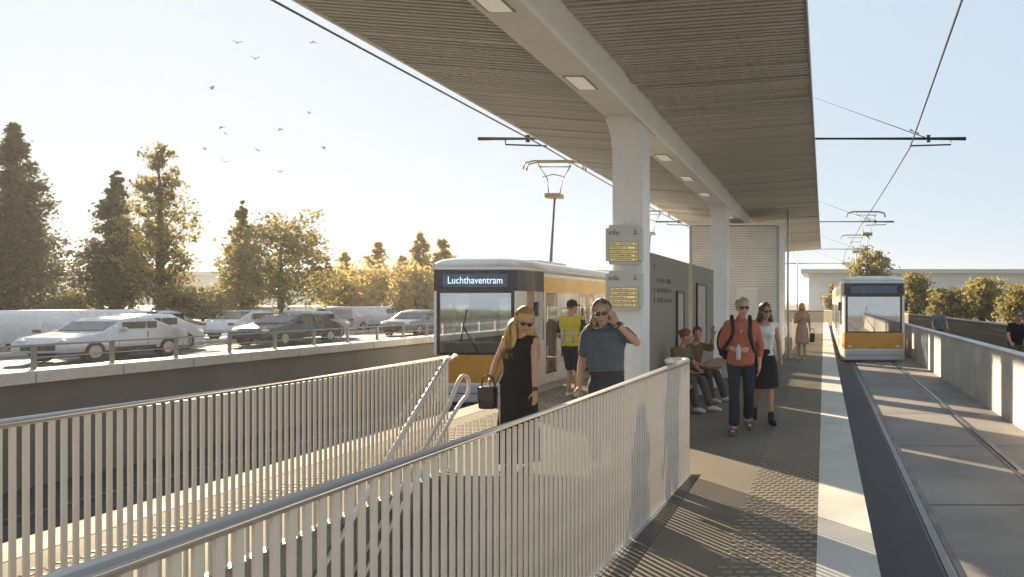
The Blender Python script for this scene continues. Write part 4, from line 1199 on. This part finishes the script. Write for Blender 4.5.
# blonde woman in black
bX, bY = (519-824)/97., 7.42
wom, J = person('blonde woman in a long black sleeveless dress looking down at the stairs', bX, bY, 0, 0, .985,
    dict(pelvis=(-.02, .02, .94), neck=(.035, -.03, 1.44), head=(.095, -.10, 1.575), yaw=38, pitch=24, roll=8,
         shR=(-.13, .00, 1.385), elR=(-.255, .05, 1.155), wrR=(-.27, -.05, .985), shL=(.185, -.06, 1.37), elL=(.21, -.10, 1.08), wrL=(.235, -.17, .865),
         knL=(.09, -.03, .5), anL=(.1, -.04, .085), toL=(.12, -.20, .03), cuR=.9, thL=(-.5, -1, 0), thR=(.3, -1, 0), hdL=(.15, -.25, -1)),
    dict(female=True, skin='fair', bottom=dict(kind='dress', name='black', rgb=(.012, .012, .014), hem=.12, top=1.1, flare=.05, neck=.93),
         hair=dict(name='blonde', rgb=(.50, .31, .11), style='long', len=.30, strands=1300, wave=.04, vol=1.12), glasses=True, watch='L', shoe=dict(name='black', rgb=(.02, .02, .02))))
# her bag
hb = wom.location+V((-.285, -.07, .93))
t = thing('handbag', 'small black shoulder bag in the hand of the blonde woman', 'handbag', (hb.x, hb.y, hb.z-.33))
bm = B(); box(bm, -.085, .085, -.05, .05, .06, .29, .025); bag = obj('bag_body', bm, mat('bag_leather', (.014, .013, .013), .42, var=.15, bump=.1), t, True)
bm = B(); box(bm, -.083, .083, -.058, -.048, .15, .285, .006); obj('flap', bm, MATS['bag_leather'], t)
bm = B(); tube(bm, bez([(-.07, 0, .28), (-.05, 0, .37), (0, 0, .40), (.05, 0, .37), (.07, 0, .28)], 5), .008, 6); obj('handle', bm, MATS['bag_leather'], t, True)
bm = B(); tube(bm, bez([(.075, -.02, .27), (.11, -.07, .33), (.16, -.105, .40), (.20, -.10, .46)], 6), .008, 6); obj('shoulder_strap', bm, mat('strap_blue', (.10, .12, .18), .6), t, True)

# man in the polo shirt
pX, pY = (605-824)/96., 7.55
man, J = person('man with wavy hair in a grey-blue polo shirt, one hand raised to his ear', pX, pY, 0, 0, 1.0,
    dict(neck=(-.005, -.01, 1.475), head=(-.03, -.045, 1.62), yaw=10, pitch=2, roll=-7, pelvis=(.0, 0, .93),
         shR=(-.20, -.01, 1.40), elR=(-.265, .02, 1.12), wrR=(-.26, -.07, .875), shL=(.19, .0, 1.425), elL=(.345, -.10, 1.33), wrL=(.145, -.125, 1.525),
         hdL=(-.45, .35, .75), thL=(-.6, -.3, -.5), cuL=.7, knR=(-.12, -.05, .49)),
    dict(skin='fair', top=dict(name='polo', rgb=(.085, .105, .125), sleeve=.62, hem=.185, collar=1, placket=1, ease=.026), bottom=dict(kind='trousers', name='denim', rgb=(.035, .045, .065), belt=1, waist=.15),
         hair=dict(name='sandy', rgb=(.27, .20, .125), style='mid', len=.055, strands=800, wave=.04, vol=1.13), glasses=True, watch='L'))
# worker
person('worker in a yellow reflective vest and dark cap seen from behind by the tram', (572-824)/54.5, 720/54.5, 0, R(172), 1.02,
    dict(wrR=(-.20, -.16, .98), elR=(-.25, .03, 1.13), wrL=(.21, -.15, .98), yaw=-20, pitch=6, knL=(.1, -.12, .5), anL=(.1, -.05, .085), toL=(.11, -.2, .03)),
    dict(skin='tan', top=dict(part='vest', name='hi_vis', rgb=(.50, .42, .035), sleeve=0, hem=.0, ease=.036, stripes=(.2, .42)), bottom=dict(kind='shorts', name='navy', rgb=(.02, .024, .036), len=.9),
         hair=dict(name='dark', rgb=(.03, .022, .018), style='short', strands=60), cap=('navy', (.02, .024, .036)), near=1.2, shoe=dict(name='white', rgb=(.55, .54, .52))))
w_ = bpy.data.objects['person.002']
# his dark sleeves
bm = B()
Jw = dict(STAND); Jw.update(dict(elR=(-.25, .03, 1.13), elL=(.235, .03, 1.125)))
for s in 'RL':
    cap(bm, V(Jw['sh'+s])*1.02, V(Jw['sh'+s]).lerp(V(Jw['el'+s]), .75)*1.02, .066, .060)
link('sleeve', remesh(bm, .012, 2), cloth('navy', (.02, .024, .036)), w_)

# walking couple
cX, cY = (741-824)/74., 720/74.
person('fair-haired man in a rust shirt and dark trousers with sunglasses, walking', cX, cY, 0, R(8), 1.03,
    dict(pelvis=(0, 0, .93), neck=(.0, -.02, 1.47), head=(.02, -.05, 1.615), yaw=12, shR=(-.172, .015, 1.40), shL=(.172, .015, 1.40), elR=(-.24, .06, 1.14), wrR=(-.06, -.21, 1.08), hdR=(1, -.35, .05), thR=(0, 0, 1), cuR=.9,
         elL=(.25, .08, 1.13), wrL=(.24, .01, .88), knR=(-.09, -.16, .50), anR=(-.09, -.20, .085), toR=(-.12, -.36, .045), knL=(.10, -.05, .49), anL=(.10, .20, .14), toL=(.12, .06, .04)),
    dict(skin='fair', top=dict(name='rust', rgb=(.37, .12, .075), sleeve=1.55, hem=-.10, ease=.019, placket=1, collar=1), bottom=dict(kind='trousers', name='ink', rgb=(.022, .026, .038), len=.80, w=.075),
         hair=dict(name='fair_short', rgb=(.33, .24, .14), style='short', strands=170), glasses=True, shoe=dict(name='sandal', rgb=(.10, .085, .07), sandal=1), near=1.15))
t = thing('water_bottle', 'clear plastic bottle held by the man in the rust shirt', 'bottle', (cX-.005, cY-.245, .985))
bm = B(); prof = [(.02, 0), (.032, .008), (.034, .06), (.031, .09), (.034, .12), (.030, .16), (.014, .19), (.014, .21)]
rings(bm, [[(r_*math.cos(a), r_*math.sin(a), z) for a in [2*math.pi*q/14 for q in range(14)]] for r_, z in prof]); obj('bottle_body', bm, mat('bottle_plastic', (.45, .47, .48), .12, spec=.8), t, True)
bm = B(); tube(bm, [(0, 0, .211), (0, 0, .23)], .016, 12); obj('lid', bm, mat('lid_blue', (.1, .2, .4), .4), t, True)
t = thing('backpack', 'dark backpack worn by the man in the rust shirt', 'backpack', (cX-.06, cY+.20, .98), R(6))
bm = B(); ell(bm, (-.08, .04, .22), (.22, .13, .28)); ell(bm, (-.09, .13, .14), (.16, .08, .15)); obj('pack_body', bm, cloth('pack', (.022, .023, .027)), t, True)
bm = B(); ell(bm, (-.09, .215, .13), (.11, .03, .10)); obj('pocket', bm, cloth('pack_pocket', (.03, .03, .034)), t, True)
for s in (-.125, .115):
    bm = B(); tube(bm, bez([(s+.03, -.02, .44), (s+.04, -.17, .575), (s+.05, -.31, .49), (s+.05, -.36, .33), (s+.0+.10*(1 if s > 0 else -1), -.25, .10), (s+.0+.09*(1 if s > 0 else -1), -.06, .05)], 5), .025, 8); obj('shoulder_strap', bm, MATS['cloth_pack'], t, True)
person('dark-haired woman in a white top and black skirt walking with the man in rust', (764-824)/69., 720/69.5, 0, R(14), 1.005,
    dict(neck=(.0, -.02, 1.46), head=(.02, -.05, 1.60), yaw=14, elR=(-.22, .06, 1.13), wrR=(-.20, -.02, .9), elL=(.24, .09, 1.14), wrL=(.25, .0, .90),
         knR=(-.07, -.02, .5), anR=(-.10, .22, .20), toR=(-.10, .14, .06), knL=(.08, -.10, .5), anL=(.09, -.11, .085), toL=(.12, -.26, .03)),
    dict(female=True, skin='tan', top=dict(part='top', name='white', rgb=(.6, .6, .58), sleeve=0, hem=.1, neckt=.9, ease=.007), bottom=dict(kind='skirt', name='black', rgb=(.012, .012, .014), hem=.52, top=1.08, flare=.07),
         hair=dict(name='brunette', rgb=(.06, .034, .02), style='mid', len=.07, strands=420, wave=.02), glasses=True, near=1.15, shoe=dict(name='black', rgb=(.02, .02, .02), boot=1)))
# woman in beige
fX, fY = (802-824)/33., 720/33.
person('far woman with long blonde hair in a beige dress near the cabin corner', fX, fY, 0, R(-4), .99,
    dict(elR=(-.2, -.06, 1.15), wrR=(-.02, -.22, 1.25), cuR=.8, elL=(.22, .05, 1.14), wrL=(.24, -.02, .92), knL=(.09, -.09, .5), anL=(.09, -.08, .085), toL=(.1, -.22, .03)),
    dict(female=True, skin='tan', bottom=dict(kind='dress', name='beige', rgb=(.42, .25, .18), hem=.50, top=1.1, flare=.07, neck=.94, sleeve=1.0),
         hair=dict(name='blonde', rgb=(.50, .31, .11), style='long', len=.18), near=1.9, shoe=dict(name='beige', rgb=(.45, .36, .28))))
t = thing('shoulder_bag', 'dark bag hanging at the side of the far woman in beige', 'bag', (fX+.31, fY-.02, .45))
bm = B(); box(bm, -.08, .08, -.06, .06, .08, .36, .05); obj('bag_body', bm, cloth('bag_grey', (.06, .06, .065)), t, True)
bm = B(); tube(bm, bez([(-.06, 0, .35), (-.05, 0, .46), (0, 0, .50), (.05, 0, .46), (.06, 0, .35)], 4), .012, 6); obj('handle', bm, MATS['cloth_bag_grey'], t, True)

# seated pair on the bench
def sit(lean, yaw, pitch, roll, **kw):
    # facing -Y; hips on a 0.45 m seat
    d = dict(pelvis=(0, 0, .53), neck=(lean, -.10, 1.03), head=(lean+.02, -.16, 1.17), yaw=yaw, pitch=pitch, roll=roll,
             shR=(lean-.18, -.08, .97), shL=(lean+.18, -.08, .97), elR=(lean-.22, -.16, .72), elL=(lean+.22, -.16, .72), wrR=(lean-.12, -.36, .64), wrL=(lean+.12, -.36, .64),
             hipR=(-.09, -.02, .52), hipL=(.09, -.02, .52), knR=(-.11, -.44, .50), knL=(.12, -.46, .50), anR=(-.10, -.50, .085), anL=(.13, -.62, .085), toR=(-.11, -.67, .03), toL=(.16, -.78, .03))
    d.update(kw); return d
person('auburn-haired woman in an olive top sitting on the bench, turned to her neighbour', -2.42, 11.7, 0, R(62), 1.0, sit(.06, 35, 12, 0),
    dict(female=True, skin='tan', top=dict(part='top', name='olive', rgb=(.13, .10, .06), sleeve=.6, hem=.02), bottom=dict(kind='trousers', name='grey', rgb=(.075, .075, .075), len=.88),
         hair=dict(name='auburn', rgb=(.16, .055, .022), style='short', bun=(0, .10, .07)), near=1.15))
person('dark-haired person sitting on the bench beside the auburn-haired woman, hand raised', -2.36, 12.75, 0, R(66), 1.0, sit(-.04, -55, 8, -6, elL=(.28, -.24, .92), wrL=(.2, -.34, 1.16), hdL=(-.2, 0, 1), cuL=.5),
    dict(skin='tan', top=dict(name='brown', rgb=(.11, .07, .045), sleeve=1.3, hem=.0), bottom=dict(kind='trousers', name='grey_dark', rgb=(.05, .05, .055), len=.9),
         hair=dict(name='dark', rgb=(.03, .022, .018), style='short', strands=120), near=1.15))

# cyclists
def cyclist(lab_p, lab_b, X, Y, shirt, bottom, hairc, helmet):
    t = thing('bicycle', lab_b, 'bicycle', (X, Y, -.25), R(4), 'bicycles on the path')
    fm = mat('bike_frame', (.03, .035, .04), .35, .4)
    for y in (-.52, .52):
        bm = B(); pts = [(0, y+.33*math.cos(a), .34+.33*math.sin(a)) for a in [2*math.pi*q/24 for q in range(25)]]
        tube(bm, pts, .018, 6); wo = obj('wheel', bm, mat('tyre', (.02, .02, .02), .8), t, True)
        bm = B()
        for q in range(12): a = 2*math.pi*q/12; tube(bm, [(0, y, .34), (0, y+.32*math.cos(a), .34+.32*math.sin(a))], .003, 4)
        obj('spokes', bm, mat('rim', (.4, .4, .4), .3, .8), wo)
    bm = B()
    for a, b in (((0, .52, .34), (0, .08, .32)), ((0, .52, .34), (0, .22, .82)), ((0, .08, .32), (0, .25, .90)), ((0, .08, .32), (0, -.33, .80)), ((0, .22, .82), (0, -.35, .86)), ((0, -.52, .34), (0, -.33, .95))):
        tube(bm, [a, b], .016, 6)
    obj('frame', bm, fm, t, True)
    bm = B(); tube(bm, [(-.27, -.22, 1.04), (-.22, -.32, 1.05), (0, -.35, 1.0), (.22, -.32, 1.05), (.27, -.22, 1.04)], .014, 6); obj('handlebar', bm, fm, t, True)
    bm = B(); ell(bm, (0, .26, .93), (.08, .13, .035)); obj('saddle', bm, fm, t, True)
    person(lab_p, X, Y, -.25, R(4), 1.0,
        dict(pelvis=(0, .24, 1.02), neck=(0, .05, 1.54), head=(0, -.01, 1.68), shR=(-.19, .04, 1.47), shL=(.19, .04, 1.47), elR=(-.27, -.05, 1.24), elL=(.27, -.05, 1.24), wrR=(-.26, -.20, 1.09), wrL=(.26, -.20, 1.09),
             hipR=(-.09, .22, .99), hipL=(.09, .22, .99), knR=(-.11, -.14, .80), knL=(.11, -.02, .62), anR=(-.11, .06, .46), anL=(.11, .14, .22), toR=(-.12, -.1, .42), toL=(.12, -.02, .17), hdR=(0, -1, -.2), hdL=(0, -1, -.2), cuR=1., cuL=1., thR=(1, 0, 0), thL=(-1, 0, 0)),
        dict(skin='tan', top=shirt, bottom=bottom, hair=dict(name=hairc[0], rgb=hairc[1], style='short'), near=1.6, helmet=helmet, glasses=True))
cyclist('cyclist in a grey t-shirt and dark trousers behind the parapet', 'dark bicycle ridden by the cyclist in grey', (939-824)/27.5, 720/27.5, dict(name='grey_tee', rgb=(.16, .17, .18), sleeve=.6, hem=.03), dict(kind='trousers', name='ink', rgb=(.022, .026, .038)), ('dark', (.03, .022, .018)), False)
cyclist('cyclist in a black t-shirt at the right edge of the picture', 'dark bicycle ridden by the cyclist in black', (1019-824)/44., 720/44., dict(name='black', rgb=(.012, .012, .014), sleeve=.6, hem=.03), dict(kind='shorts', name='brown_short', rgb=(.10, .07, .05), len=.9), ('dark', (.03, .022, .018)), False)
# ------------------------------------------------------------------ air
HAZE = .0005
if HAZE:
    bm = B(); box(bm, -503, 502, -61, 901, -3.6, 17)
    hm = bpy.data.materials.new('haze'); hm.use_nodes = True
    nt = hm.node_tree; nt.nodes.remove(nt.nodes['Principled BSDF'])
    pv = nt.nodes.new('ShaderNodeVolumePrincipled'); pv.inputs['Color'].default_value = (.96, .97, 1, 1)
    pv.inputs['Density'].default_value = HAZE; pv.inputs['Anisotropy'].default_value = .4
    nt.links.new(pv.outputs[0], nt.nodes['Material Output'].inputs['Volume'])
    o = obj('haze', bm, hm); o['kind'] = 'stuff'
